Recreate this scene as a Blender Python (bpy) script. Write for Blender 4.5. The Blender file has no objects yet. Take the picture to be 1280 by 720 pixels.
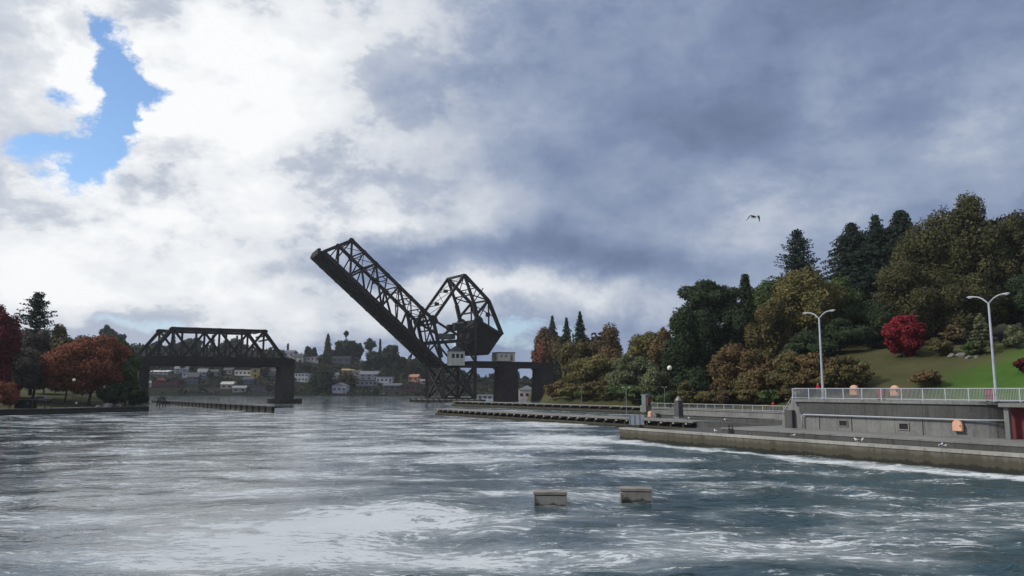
import bpy, bmesh, math, random
import numpy as np
from mathutils import Vector, Matrix, Euler

# ------------------------------------------------------------------ scene / camera
S = bpy.context.scene
COL = S.collection
H = 6.5                      # eye height over the water
F = 950.0                    # focal length in photo pixels (1280 wide)
HOR = 486.0
TH = math.atan((HOR - 360.0) / F)
CT, ST = math.cos(TH), math.sin(TH)

cam = bpy.data.cameras.new('camera')
cam.sensor_width = 36.0
cam.lens = 36.0 * F / 1280.0
cam.clip_start = 0.5
cam.clip_end = 9000.0
co = bpy.data.objects.new('camera', cam)
co.location = (0, 0, H)
co.rotation_euler = (math.radians(90) + TH, 0, 0)
COL.objects.link(co)
S.camera = co

def ray(px, py):
    r, u = (px - 640.0) / F, (360.0 - py) / F
    Y = CT - ST * u
    return r / Y, (ST + CT * u) / Y
def at(px, py, d):
    a, e = ray(px, py)
    return Vector((a * d, d, H + e * d))
def on_z(px, py, z):
    a, e = ray(px, py)
    return at(px, py, (z - H) / e)
def on_plane(px, py, nx, ny, c):
    a, e = ray(px, py)
    return at(px, py, c / (nx * a + ny))

# direction of the quay wall
_a, _ = ray(57, HOR)
U = Vector((_a, 1, 0)).normalized(); V = Vector((U.y, -U.x, 0))
# ------------------------------------------------------------------ materials
def new_mat(name):
    m = bpy.data.materials.new(name)
    m.use_nodes = True
    nt = m.node_tree
    nt.nodes.clear()
    out = nt.nodes.new('ShaderNodeOutputMaterial')
    b = nt.nodes.new('ShaderNodeBsdfPrincipled')
    nt.links.new(b.outputs[0], out.inputs[0])
    return m, nt, b
class G:
    """tiny node-math helper"""
    def __init__(self, nt): self.nt = nt
    def put(self, sock, v):
        if isinstance(v, bpy.types.NodeSocket): self.nt.links.new(v, sock)
        else: sock.default_value = v
    def m(self, op, a, b=None, c=None, clamp=False):
        n = self.nt.nodes.new('ShaderNodeMath'); n.operation = op; n.use_clamp = clamp
        self.put(n.inputs[0], a)
        if b is not None: self.put(n.inputs[1], b)
        if c is not None: self.put(n.inputs[2], c)
        return n.outputs[0]
    def v(self, op, a, b=None, out=0):
        n = self.nt.nodes.new('ShaderNodeVectorMath'); n.operation = op
        self.put(n.inputs[0], a)
        if b is not None:
            self.put(n.inputs[3 if op == 'SCALE' else 1], b)
        return n.outputs[out]
    def comb(self, x, y, z):
        n = self.nt.nodes.new('ShaderNodeCombineXYZ')
        for i, q in enumerate((x, y, z)): self.put(n.inputs[i], q)
        return n.outputs[0]
    def sep(self, v):
        n = self.nt.nodes.new('ShaderNodeSeparateXYZ'); self.put(n.inputs[0], v)
        return n.outputs[0], n.outputs[1], n.outputs[2]
    def noise(self, vec, scale, detail=4, rough=.55, dist=0, col=False, lac=2.0):
        n = self.nt.nodes.new('ShaderNodeTexNoise')
        if vec is not None: self.put(n.inputs['Vector'], vec)
        n.inputs['Scale'].default_value = scale; n.inputs['Detail'].default_value = detail
        n.inputs['Roughness'].default_value = rough; n.inputs['Distortion'].default_value = dist
        n.inputs['Lacunarity'].default_value = lac
        return n.outputs['Color' if col else 'Fac']
    def smooth(self, x, a, b, lo=0.0, hi=1.0):
        n = self.nt.nodes.new('ShaderNodeMapRange'); n.interpolation_type = 'SMOOTHSTEP'
        self.put(n.inputs[0], x)
        for i, q in enumerate((a, b, lo, hi)): self.put(n.inputs[1 + i], q)
        return n.outputs[0]
    def ramp(self, x, stops, interp='LINEAR'):
        n = self.nt.nodes.new('ShaderNodeValToRGB'); self.put(n.inputs[0], x)
        cr = n.color_ramp; cr.interpolation = interp
        while len(cr.elements) < len(stops): cr.elements.new(0.5)
        for e, (p, c) in zip(cr.elements, stops):
            e.position = p; e.color = (c[0], c[1], c[2], 1)
        return n.outputs[0]
    def mix(self, f, a, b, mode='MIX'):
        n = self.nt.nodes.new('ShaderNodeMix'); n.data_type = 'RGBA'; n.blend_type = mode
        self.put(n.inputs[0], f)
        for s, q in ((n.inputs[6], a), (n.inputs[7], b)):
            if isinstance(q, (tuple, list)): q = (q[0], q[1], q[2], 1)
            self.put(s, q)
        return n.outputs[2]
    def pos(self):
        return self.nt.nodes.new('ShaderNodeNewGeometry').outputs['Position']
    def objc(self):
        return self.nt.nodes.new('ShaderNodeTexCoord').outputs['Object']
    def bump(self, h, strength, dist, normal=None):
        n = self.nt.nodes.new('ShaderNodeBump')
        n.inputs['Strength'].default_value = strength; n.inputs['Distance'].default_value = dist
        self.put(n.inputs['Height'], h)
        if normal is not None: self.put(n.inputs['Normal'], normal)
        return n.outputs[0]

MATS = {}
def plain(name, col, rough=.6, var=.25, scale=1.5, metal=0.0, spec=.3):
    """a paint or metal with uneven tone, no flat surfaces"""
    if name in MATS: return MATS[name]
    m, nt, b = new_mat(name); g = G(nt)
    n = g.noise(g.pos(), scale, 5, .6)
    c0 = tuple(q * (1 - var) for q in col); c1 = tuple(min(1, q * (1 + var)) for q in col)
    g.put(b.inputs['Base Color'], g.ramp(n, [(.3, c0), (.7, c1)]))
    b.inputs['Roughness'].default_value = rough; b.inputs['Metallic'].default_value = metal
    b.inputs['Specular IOR Level'].default_value = spec
    MATS[name] = m
    return m
def concrete(name, col, algae=0.0, streak=.5):
    m, nt, b = new_mat(name); g = G(nt)
    p = g.pos(); x, y, z = g.sep(p)
    big = g.noise(p, .22, 5, .6)
    fine = g.noise(p, 3.2, 5, .65)
    st = g.noise(g.comb(g.m('MULTIPLY', x, 1.3), g.m('MULTIPLY', y, 1.3), g.m('MULTIPLY', z, .12)), 1.0, 4, .6)
    t = g.m('ADD', g.m('MULTIPLY', big, .45), g.m('ADD', g.m('MULTIPLY', fine, .25), g.m('MULTIPLY', st, .3)))
    c = g.ramp(t, [(.32, tuple(q * .45 for q in col)), (.5, col), (.68, tuple(min(1, q * 1.4) for q in col))])
    dark = g.smooth(st, .52, .72)
    c = g.mix(g.m('MULTIPLY', dark, streak), c, tuple(q * .35 for q in col))
    sj = g.m('ADD', g.m('MULTIPLY', x, U.x), g.m('MULTIPLY', y, U.y))
    jt = g.m('ABSOLUTE', g.m('SUBTRACT', g.m('FRACT', g.m('DIVIDE', sj, 3.05)), .5))
    c = g.mix(g.smooth(jt, .482, .494, 0.0, .55), c, tuple(q * .3 for q in col))
    rs = g.smooth(g.noise(g.comb(g.m('MULTIPLY', x, 1.1), g.m('MULTIPLY', y, 1.1), g.m('MULTIPLY', z, .18)), 1.6, 4, .6), .60, .72)
    c = g.mix(g.m('MULTIPLY', rs, .35), c, (col[0] * .85, col[1] * .55, col[2] * .35))
    if algae:
        zz = g.m('ADD', z, g.m('MULTIPLY', g.m('SUBTRACT', st, .5), 1.0))
        a = g.smooth(zz, algae, algae * .55)
        c = g.mix(g.m('MULTIPLY', a, .8), c, (.060, .055, .036))
        w = g.smooth(zz, algae * .33, algae * .15)
        c = g.mix(g.m('MULTIPLY', w, .85), c, (.02, .022, .018))
    g.put(b.inputs['Base Color'], c)
    b.inputs['Roughness'].default_value = .85; b.inputs['Specular IOR Level'].default_value = .25
    g.put(b.inputs['Normal'], g.bump(fine, .35, .06))
    MATS[name] = m
    return m
def leaf_mat(name, cols, rough=.7):
    """cols: three base colours mixed by clump and by leaf"""
    if name in MATS: return MATS[name]
    m, nt, b = new_mat(name); g = G(nt)
    geo = nt.nodes.new('ShaderNodeNewGeometry')
    big = g.noise(geo.outputs['Position'], .28, 3, .55)
    rnd = geo.outputs['Random Per Island']
    t = g.m('ADD', g.m('MULTIPLY', big, .85), g.m('MULTIPLY', g.m('SUBTRACT', rnd, .5), .30))
    g.put(b.inputs['Base Color'], g.ramp(t, [(.24, cols[0]), (.45, cols[1]), (.68, cols[2])]))
    b.inputs['Roughness'].default_value = rough; b.inputs['Specular IOR Level'].default_value = .12
    MATS[name] = m
    return m

def steel_mat():
    m, nt, b = new_mat('bridge_steel'); g = G(nt)
    p = g.pos(); n = g.noise(p, .35, 6, .65); f = g.noise(p, 2.2, 5, .65)
    c = g.ramp(n, [(.3, (.012, .010, .010)), (.7, (.028, .024, .024))])
    c = g.mix(g.m('MULTIPLY', g.smooth(f, .54, .66), .7), c, (.055, .030, .020))
    g.put(b.inputs['Base Color'], c); b.inputs['Roughness'].default_value = .7; b.inputs['Specular IOR Level'].default_value = .35
    return m
steel = steel_mat()
steel_red = plain('counterweight_paint', (.022, .014, .014), .8, .5, .15)
conc = concrete('lock_concrete', (.20, .20, .195), 0, .45)
conc_dark = concrete('stained_concrete', (.085, .085, .082), 0, .6)
conc_quay = concrete('quay_concrete', (.150, .138, .112), 1.25, .4)
conc_cope = concrete('coping_concrete', (.33, .32, .29), 0, .25)
conc_pier = concrete('pier_concrete', (.055, .048, .044), 2.2, .5)
conc_slab = concrete('slab_concrete', (.20, .20, .19), 0, .2)
timber = concrete('wet_timber', (.065, .055, .045), 1.0, .5)
dark_timber = concrete('black_creosoted_timber', (.014, .012, .011), .8, .5)
timber_top = concrete('deck_timber', (.21, .20, .185), 0, .3)
white_paint = plain('white_railing_paint', (.42, .44, .47), .5, .12)
lamp_grey = plain('galvanised_lamp_steel', (.37, .40, .44), .45, .1)
cream = plain('cream_paint', (.60, .58, .50), .6, .1, 1)
tan_paint = plain('tan_panel_paint', (.60, .54, .45), .7, .15, .6)
orange = plain('orange_fibreglass', (.62, .32, .20), .5, .08)
maroon = plain('maroon_door_paint', (.16, .032, .036), .55, .15)
red_cloth = plain('red_cloth', (.42, .015, .03), .85, .15, 8)
red_paint = plain('red_cabinet_paint', (.14, .045, .045), .7, .2)
dark_cloth = plain('dark_cloth', (.03, .032, .04), .9, .2, 8)
blue_cloth = plain('blue_cloth', (.05, .07, .18), .9, .2, 8)
pale_cloth = plain('pale_cloth', (.55, .55, .55), .9, .1, 8)
skin = plain('skin', (.42, .26, .19), .6, .05, 8)
hairm = plain('dark_hair', (.03, .02, .015), .7, .2, 8)
glassm = plain('dark_window_glass', (.02, .024, .03), .12, .3, .5, 0, .6)
black = plain('black_rubber_and_shade', (.015, .015, .016), .7, .2)
bird_white = plain('gull_white_feathers', (.62, .62, .62), .8, .08, 6)
bird_grey = plain('gull_grey_feathers', (.10, .11, .125), .8, .2, 6)
bark = plain('tree_bark', (.055, .045, .036), .9, .4, 2)
rockm = plain('pale_rock', (.20, .19, .175), .9, .4, 1.2)
float_wood = concrete('weathered_float_boards', (.27, .25, .22), .22, .2)
float_lid = plain('weathered_lid_boards', (.24, .22, .19), .85, .25, 1.6)
sign_grey = plain('grey_sign_back', (.36, .38, .42), .6, .12, .8)

# ------------------------------------------------------------------ mesh builder
ORIG = {}
class MB:
    def __init__(self): self.vs = []; self.fs = []
    def poly(self, pts):
        b = len(self.vs); self.vs += [tuple(p) for p in pts]; self.fs.append(tuple(range(b, b + len(pts))))
        return self
    def hull8(self, p):          # p: bottom 4 (ccw), top 4
        b = len(self.vs); self.vs += [tuple(q) for q in p]
        for f in ((3, 2, 1, 0), (4, 5, 6, 7), (0, 1, 5, 4), (1, 2, 6, 5), (2, 3, 7, 6), (3, 0, 4, 7)):
            self.fs.append(tuple(b + i for i in f))
        return self
    def box(self, c, sx, sy, sz, rz=0.0):
        c = Vector(c); R = Matrix.Rotation(rz, 3, 'Z'); p = []
        for z in (-.5, .5):
            for x, y in ((-.5, -.5), (.5, -.5), (.5, .5), (-.5, .5)):
                p.append(c + R @ Vector((x * sx, y * sy, z * sz)))
        return self.hull8(p)
    def beam(self, a, b, w, h=None, up=(0, 0, 1)):
        a, b = Vector(a), Vector(b); h = h or w
        d = (b - a).normalized(); up = Vector(up)
        if abs(d.dot(up)) > .97: up = Vector((0, 1, 0))
        s = d.cross(up).normalized() * (w / 2); t = s.cross(d).normalized() * (h / 2)
        return self.hull8([a - s - t, a + s - t, a + s + t, a - s + t, b - s - t, b + s - t, b + s + t, b - s + t])
    def tube(self, pts, rads, n=8, cap=True):
        pts = [Vector(p) for p in pts]
        if not hasattr(rads, '__len__'): rads = [rads] * len(pts)
        base = len(self.vs); ref = None
        for i, p in enumerate(pts):
            d = (pts[min(i + 1, len(pts) - 1)] - pts[max(i - 1, 0)]).normalized()
            if ref is None:
                ref = d.cross(Vector((0, 0, 1)))
                if ref.length < .05: ref = Vector((1, 0, 0))
                ref.normalize()
            s = (ref - d * ref.dot(d)).normalized(); t = d.cross(s); ref = s
            for k in range(n):
                a = 2 * math.pi * k / n
                self.vs.append(tuple(p + (s * math.cos(a) + t * math.sin(a)) * rads[i]))
        for i in range(len(pts) - 1):
            for k in range(n):
                k2 = (k + 1) % n; o = base + i * n
                self.fs.append((o + k, o + k2, o + n + k2, o + n + k))
        if cap:
            self.fs.append(tuple(base + k for k in reversed(range(n))))
            o = base + (len(pts) - 1) * n
            self.fs.append(tuple(o + k for k in range(n)))
        return self
    def ell(self, c, rx, ry, rz, nu=10, nv=6, R=None):
        c = Vector(c); b = len(self.vs)
        for j in range(nv + 1):
            a = math.pi * j / nv
            for i in range(nu):
                q = 2 * math.pi * i / nu
                p = Vector((rx * math.sin(a) * math.cos(q), ry * math.sin(a) * math.sin(q), rz * math.cos(a)))
                if R: p = R @ p
                self.vs.append(tuple(c + p))
        for j in range(nv):
            for i in range(nu):
                i2 = (i + 1) % nu
                self.fs.append((b + j * nu + i, b + (j + 1) * nu + i, b + (j + 1) * nu + i2, b + j * nu + i2))
        return self
    def prism(self, pts, vec):   # polygon extruded along vec
        vec = Vector(vec); pts = [Vector(p) for p in pts]; n = len(pts); b = len(self.vs)
        self.vs += [tuple(p) for p in pts] + [tuple(p + vec) for p in pts]
        self.fs.append(tuple(reversed(range(b, b + n)))); self.fs.append(tuple(range(b + n, b + 2 * n)))
        for i in range(n):
            j = (i + 1) % n
            self.fs.append((b + i, b + j, b + n + j, b + n + i))
        return self
    def build(self, name, mat, parent=None, smooth=False, bevel=0.0):
        o3 = ORIG.get(parent.name, Vector((0, 0, 0))) if parent else Vector((0, 0, 0))
        me = bpy.data.meshes.new(name)
        me.from_pydata([(v[0] - o3.x, v[1] - o3.y, v[2] - o3.z) for v in self.vs], [], self.fs)
        bm = bmesh.new(); bm.from_mesh(me)
        bmesh.ops.recalc_face_normals(bm, faces=bm.faces)
        bm.to_mesh(me); bm.free()
        if smooth:
            me.polygons.foreach_set('use_smooth', [True] * len(me.polygons))
        me.materials.append(mat)
        o = bpy.data.objects.new(name, me); COL.objects.link(o)
        if parent: o.parent = parent
        ORIG[o.name] = o3
        if bevel:
            md = o.modifiers.new('bevel', 'BEVEL'); md.width = bevel; md.segments = 2; md.limit_method = 'ANGLE'
        return o
def tag(o, label=None, cat=None, group=None, kind=None):
    if label: o['label'] = label
    if cat: o['category'] = cat
    if group: o['group'] = group
    if kind: o['kind'] = kind
    return o
def thing(name, loc, label, cat, group=None):
    o = bpy.data.objects.new(name, None); o.location = loc; o.empty_display_size = .2
    COL.objects.link(o); ORIG[o.name] = Vector(loc)
    return tag(o, label, cat, group)
def copy_tree(o, parent=None):
    c = o.copy(); COL.objects.link(c)
    if parent: c.parent = parent
    for ch in list(o.children): copy_tree(ch, c)
    return c
def clone(o, loc, label=None, group=None, rz=None, scale=None):
    c = copy_tree(o); c.location = loc
    if label: c['label'] = label
    if group: c['group'] = group
    if rz is not None: c.rotation_euler = (0, 0, rz)
    if scale is not None: c.scale = scale if hasattr(scale, '__len__') else (scale,) * 3
    return c

# ------------------------------------------------------------------ quay frame (s along the wall away from us, t inland)
O = on_z(775, 549, 0); O.z = 0
RZ = math.atan2(-U.y, -U.x)           # direction towards the camera along the wall
def Q(s, t, z): return Vector((O.x + U.x * s + V.x * t, O.y + U.y * s + V.y * t, z))
def dpt(px, t):                       # depth where the ray through column px meets the line t
    a, _ = ray(px, HOR)
    return (t + V.x * O.x + V.y * O.y) / (V.x * a + V.y)
def sx(px, t):
    d = dpt(px, t); a, _ = ray(px, HOR)
    return (a * d - O.x) * U.x + (d - O.y) * U.y
def zpy(py, d): return H + (HOR - py) * d / F      # height (approx.) of image row py at depth d
def zx(px, py, t):
    return at(px, py, dpt(px, t)).z
def st(p):
    return ((p.x - O.x) * U.x + (p.y - O.y) * U.y, (p.x - O.x) * V.x + (p.y - O.y) * V.y)
def qbox(mb, s0, s1, t0, t1, z0, z1):
    return mb.hull8([Q(s0, t0, z0), Q(s1, t0, z0), Q(s1, t1, z0), Q(s0, t1, z0), Q(s0, t0, z1), Q(s1, t0, z1), Q(s1, t1, z1), Q(s0, t1, z1)])
def ss(a, b, x):
    k = min(1.0, max(0.0, (x - a) / (b - a))); return k * k * (3 - 2 * k)

# ================================================================== SETTING: water
def water():
    m, nt, b = new_mat('harbour_water'); g = G(nt)
    p = g.pos(); x, y, z = g.sep(p)
    px = g.comb(x, y, 0.0)
    warp = g.v('SCALE', g.v('SUBTRACT', g.noise(px, .05, 3, .5, col=True), (.5, .5, .5)), 14.0)
    pw = g.v('ADD', px, warp)
    # wave heights
    n1 = g.noise(pw, .16, 3, .5)
    n2 = g.noise(g.v('MULTIPLY', pw, (1, 1.5, 1)), .55, 3, .55)
    n3 = g.noise(g.v('MULTIPLY', pw, (1, 1.3, 1)), 1.7, 4, .6)
    n4 = g.noise(px, 5.0, 3, .6)
    # calmer slick to the left, chop to the right
    def blob(pxl, pyl, rx, ry, amp, rot=0.0):
        c = on_z(pxl, pyl, 0)
        dx = g.m('SUBTRACT', sxw, c.x); dy = g.m('SUBTRACT', syw, c.y)
        cr, sr = math.cos(rot), math.sin(rot)
        ux = g.m('ADD', g.m('MULTIPLY', dx, cr / rx), g.m('MULTIPLY', dy, sr / rx))
        uy = g.m('ADD', g.m('MULTIPLY', dx, -sr / ry), g.m('MULTIPLY', dy, cr / ry))
        q = g.m('ADD', g.m('MULTIPLY', ux, ux), g.m('MULTIPLY', uy, uy))
        return g.m('MULTIPLY', g.m('POWER', 2.71828, g.m('MULTIPLY', q, -1.0)), amp)
    sxw, syw, _z = g.sep(pw)
    chop = g.smooth(g.m('ADD', sxw, g.m('MULTIPLY', syw, .10)), -6.0, 12.0, .26, 1.0)
    hgt = g.m('ADD', g.m('MULTIPLY', n1, 1.1), g.m('ADD', g.m('MULTIPLY', n2, .62), g.m('ADD', g.m('MULTIPLY', n3, .26), g.m('MULTIPLY', n4, .055))))
    hgt = g.m('MULTIPLY', hgt, chop)
    # foam; the broad far-left blobs also paint in bright reflected sky
    terms = [(330, 522, 62, 70, .15), (470, 545, 25, 25, .08), (250, 640, 12, 6, .14), (300, 560, 20, 10, .08), (150, 610, 12, 5, .06), (120, 700, 6, 3, .12), (560, 620, 8, 3, .10), (850, 640, 9, 4, .05), (1000, 620, 9, 5, .05), (1200, 680, 8, 4, .05), (700, 690, 6, 3, .05), (350, 680, 8.5, 4.2, .30), (430, 655, 6, 2.2, .25), (260, 705, 7, 3, .22), (470, 650, 4, 1.6, .2), (760, 590, 5, 2.0, .10), (900, 600, 8, 4, .06), (1100, 650, 8, 4, .06), (820, 690, 7, 3, .07),
             (640, 560, 9, 5, .26), (700, 548, 8, 7, .34), (585, 575, 11, 3.0, .26), (690, 530, 9, 9, .32), (640, 515, 5, 14, .20),
             (500, 560, 12, 4, .14), (330, 590, 14, 4, .12), (420, 612, 10, 2.0, .13), (800, 575, 8, 3, .06),
             (1100, 700, 5, 2.0, .09), (1150, 640, 7, 3.0, .07), (900, 690, 4, 2.0, .08), (1040, 660, 5, 2, .08)]
    bias = None
    for tm in terms:
        q = blob(*tm); bias = q if bias is None else g.m('ADD', bias, q)
    # line of foam along the quay wall
    tt = g.m('ADD', g.m('MULTIPLY', g.m('SUBTRACT', sxw, O.x), V.x), g.m('MULTIPLY', g.m('SUBTRACT', syw, O.y), V.y))
    sl = g.m('ADD', g.m('MULTIPLY', g.m('SUBTRACT', sxw, O.x), U.x), g.m('MULTIPLY', g.m('SUBTRACT', syw, O.y), U.y))
    tq = g.m('DIVIDE', g.m('ADD', tt, 2.2), 1.5)
    line = g.m('POWER', 2.71828, g.m('MULTIPLY', g.m('MULTIPLY', tq, tq), -1.0))
    line = g.m('MULTIPLY', line, g.smooth(sl, 15.0, -12.0))
    bias = g.m('ADD', bias, g.m('MULTIPLY', line, .34))
    f1 = g.noise(g.v('MULTIPLY', pw, (.7, 1.25, 1)), .13, 5, .6)
    f2 = g.noise(g.v('MULTIPLY', pw, (.55, 1.5, 1)), .75, 8, .68, .8)
    f3 = g.noise(g.v('MULTIPLY', pw, (.6, 1.5, 1)), 2.4, 8, .74, .6)
    fsum = g.m('ADD', g.m('ADD', g.m('MULTIPLY', g.m('SUBTRACT', f1, .5), 1.1), g.m('MULTIPLY', g.m('SUBTRACT', f2, .5), 1.25)),
               g.m('ADD', g.m('MULTIPLY', g.m('SUBTRACT', f3, .5), 1.15), bias))
    foam = g.m('MULTIPLY', g.smooth(fsum, .14, .32), .95)
    thin = g.m('MULTIPLY', g.smooth(f3, .36, .58, .45, 1.0), g.smooth(g.m('ADD', bias, g.m('MULTIPLY', g.m('SUBTRACT', f1, .5), .8)), .0, .26, 0.0, .55))   # thin scum between the streaks, on the left also a painted sky sheen
    foam = g.m('MAXIMUM', foam, thin)
    body = g.mix(g.smooth(sxw, -10, 30), (.030, .052, .062), (.020, .060, .070))
    g.put(b.inputs['Base Color'], body)
    b.inputs['Roughness'].default_value = .09
    b.inputs['IOR'].default_value = 1.333
    g.put(b.inputs['Normal'], g.bump(hgt, 1.0, .36))
    fd = nt.nodes.new('ShaderNodeBsdfDiffuse'); fd.inputs[0].default_value = (.60, .63, .64, 1); fd.inputs[1].default_value = .4
    g.put(fd.inputs['Normal'], g.bump(g.m('ADD', hgt, g.m('MULTIPLY', f3, .1)), .35, .42))
    mxs = nt.nodes.new('ShaderNodeMixShader'); g.put(mxs.inputs[0], foam)
    nt.links.new(b.outputs[0], mxs.inputs[1]); nt.links.new(fd.outputs[0], mxs.inputs[2])
    on = [q for q in nt.nodes if q.type == 'OUTPUT_MATERIAL'][0]
    nt.links.new(mxs.outputs[0], on.inputs[0])
    # one sheet out to the horizon, finer near the camera, with the swell as real relief
    ys = [-60, -20, 0, 12]
    yv = 18.0
    while yv < 260: ys.append(yv); yv *= 1.012
    ys += [300, 380, 500, 700, 1100, 2000, 4000, 7500]
    from mathutils import noise as mn
    verts, faces = [], []
    NXW = 240
    for yv in ys:
        half = max(90.0, yv * .85)
        if yv > 260: half = yv * 1.2
        for i in range(NXW + 1):
            xv = -half + 2 * half * i / NXW
            zv = 0.0
            if 10 < yv < 300:
                k = ss(300, 60, yv) * (.35 + .65 * ss(-18, 15, xv + .1 * yv))
                q = Vector((xv, yv * 1.3, 0))
                zv = k * (.16 * mn.noise(q * .22) + .10 * mn.noise(q * .6 + Vector((9, 3, 1))) + .05 * mn.noise(q * 1.4))
            verts.append((xv, yv, zv))
    for j in range(len(ys) - 1):
        for i in range(NXW):
            a = j * (NXW + 1) + i
            faces.append((a, a + 1, a + NXW + 2, a + NXW + 1))
    me = bpy.data.meshes.new('water'); me.from_pydata(verts, [], faces)
    me.polygons.foreach_set('use_smooth', [True] * len(me.polygons)); me.materials.append(m)
    o = bpy.data.objects.new('water', me); COL.objects.link(o); o['kind'] = 'structure'
water()

# ================================================================== SETTING: terrain
def grass_mat(name, cols, sc=.12):
    m, nt, b = new_mat(name); g = G(nt)
    p = g.pos(); n = g.noise(p, sc, 5, .65); f = g.noise(p, 2.5, 4, .7)
    t = g.m('ADD', g.m('MULTIPLY', n, .7), g.m('MULTIPLY', f, .3))
    g.put(b.inputs['Base Color'], g.ramp(t, [(.35, cols[0]), (.5, cols[1]), (.65, cols[2])]))
    b.inputs['Roughness'].default_value = .9; b.inputs['Specular IOR Level'].default_value = .1
    g.put(b.inputs['Normal'], g.bump(f, .6, .15))
    return m
def lawn_mat():
    m, nt, b = new_mat('park_lawn'); g = G(nt)
    p = g.pos(); x, y, z = g.sep(p)
    n = g.noise(p, .10, 5, .65); f = g.noise(p, 2.2, 5, .7)
    t = g.m('ADD', g.m('MULTIPLY', n, .65), g.m('MULTIPLY', f, .35))
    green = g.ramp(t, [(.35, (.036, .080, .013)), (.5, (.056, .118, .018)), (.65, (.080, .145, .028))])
    olive_grass = g.ramp(t, [(.35, (.046, .048, .019)), (.5, (.066, .066, .028)), (.65, (.09, .084, .036))])
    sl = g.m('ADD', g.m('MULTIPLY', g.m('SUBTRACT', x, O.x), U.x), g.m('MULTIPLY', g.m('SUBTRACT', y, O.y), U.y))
    k = g.smooth(g.m('ADD', sl, g.m('MULTIPLY', g.m('SUBTRACT', n, .5), 30.0)), 6.0, -10.0)  # greener towards the near end; sunlit brightness of that patch painted in too
    lit = g.smooth(g.noise(p, 5.0, 4, .7), .60, .70)
    g.put(b.inputs['Base Color'], g.mix(g.m('MULTIPLY', lit, .5), g.mix(k, olive_grass, green), (.12, .07, .03)))
    b.inputs['Roughness'].default_value = .9; b.inputs['Specular IOR Level'].default_value = .1
    g.put(b.inputs['Normal'], g.bump(f, .6, .2))
    return m
from mathutils import noise as MN
S815 = sx(812, 60)
_e = at(664, HOR, 292); SEND = st(_e)[0]
def zR(x, y):
    s = (x - O.x) * U.x + (y - O.y) * U.y; t = (x - O.x) * V.x + (y - O.y) * V.y
    b = x / max(y, 1.0); k = 1 - .85 * ss(.42, .25, b)
    ramp = 4.2 * ss(58, 74, t) + 9.6 * max(0, min(1, (t - 70) / 31.0)) + 3.0 * ss(108, 150, t) + 9.0 * ss(120, 190, t)
    edge = ss(S815 - 2, S815 + 4, s)
    z = 2.0 + ramp * k
    z -= 9 * edge * ss(77.5, 73.5, t)
    z -= 9 * ss(.045, .030, b) * ss(430, 400, y) + 9 * ss(.0295, .0126, b) * ss(400, 430, y)
    return z + .35 * MN.noise(Vector((x * .08, y * .08, 0)))
def grid_obj(name, fn, us, vs, mat, kind='structure'):
    verts = [fn(u, v) for v in vs for u in us]; n = len(us)
    faces = [(j * n + i, j * n + i + 1, (j + 1) * n + i + 1, (j + 1) * n + i) for j in range(len(vs) - 1) for i in range(n - 1)]
    me = bpy.data.meshes.new(name); me.from_pydata(verts, [], faces)
    me.polygons.foreach_set('use_smooth', [True] * len(me.polygons)); me.materials.append(mat)
    o = bpy.data.objects.new(name, me); COL.objects.link(o); o['kind'] = kind
    return o
def hr(s, t):
    p = Q(s, t, 0); p.z = zR(p.x, p.y); return p
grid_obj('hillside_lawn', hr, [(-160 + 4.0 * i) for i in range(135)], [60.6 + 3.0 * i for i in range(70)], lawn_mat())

# left bank
LA = on_z(-260, 526, 0); LB = on_z(186, 514, 0)
LU = (LB - LA).normalized(); LV = Vector((-LU.y, LU.x, 0))
LLEN = (LB - LA).length
def LQ(s, t, z): return Vector((LA.x + LU.x * s + LV.x * t, LA.y + LU.y * s + LV.y * t, z))
def zL(x, y):
    t = (x - LA.x) * LV.x + (y - LA.y) * LV.y
    return 1.35 + 3.2 * ss(6, 40, t) + 3.0 * ss(40, 120, t) + .25 * MN.noise(Vector((x * .1, y * .1, 3)))
def hl(s, t):
    p = LQ(s, t, 0); p.z = zL(p.x, p.y) if t > .8 else 1.3
    e = ss(-.485, -.468, p.x / p.y)
    p.z -= e * 9; return p
left_grass = grass_mat('left_bank_grass', [(.040, .050, .020), (.075, .080, .036), (.11, .10, .06)])
grid_obj('left_bank', hl, [4.0 * i for i in range(int((LLEN + 70) / 4))], [.7 + 4.0 * i for i in range(60)], left_grass)
# far hill
def crest(px):
    pts = [(-300, 432), (60, 428), (170, 432), (340, 438), (395, 446), (450, 452), (500, 456), (545, 466), (600, 474), (680, 476), (900, 476)]
    for (a, ya), (b, yb) in zip(pts, pts[1:]):
        if a <= px <= b: return ya + (yb - ya) * (px - a) / (b - a)
    return 476
FD0 = 690.0
def zfar(px, k):     # k 0 at the water, 1 at the crest
    zc = (HOR - crest(px)) * (FD0 + 170) / F + H
    return -1.0 + (zc + 1.0) * (k ** .85)
def hf(px, k):
    a, _ = ray(px, HOR); d = FD0 + 170 * k
    z = zfar(px, min(k, 1)) - (20 * (k - 1) if k > 1 else 0)
    return Vector((a * d, d, z + .8 * MN.noise(Vector((px * .03, k * 6, 0)))))
hillm = grass_mat('wooded_slope', [(.007, .011, .007), (.012, .016, .010), (.024, .023, .017)], .05)
grid_obj('far_hills', hf, [-300 + 8 * i for i in range(150)], [i / 20 for i in range(27)], hillm)
def far_pt(px, py):
    lo, hi = 0.0, 1.0
    def row(k):
        d = FD0 + 170 * k; return HOR - F * (zfar(px, k) - H) / d
    for _i in range(30):
        mid = (lo + hi) / 2
        if row(mid) > py: lo = mid
        else: hi = mid
    a, _ = ray(px, HOR); d = FD0 + 170 * lo
    return Vector((a * d, d, zfar(px, lo)))

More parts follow.
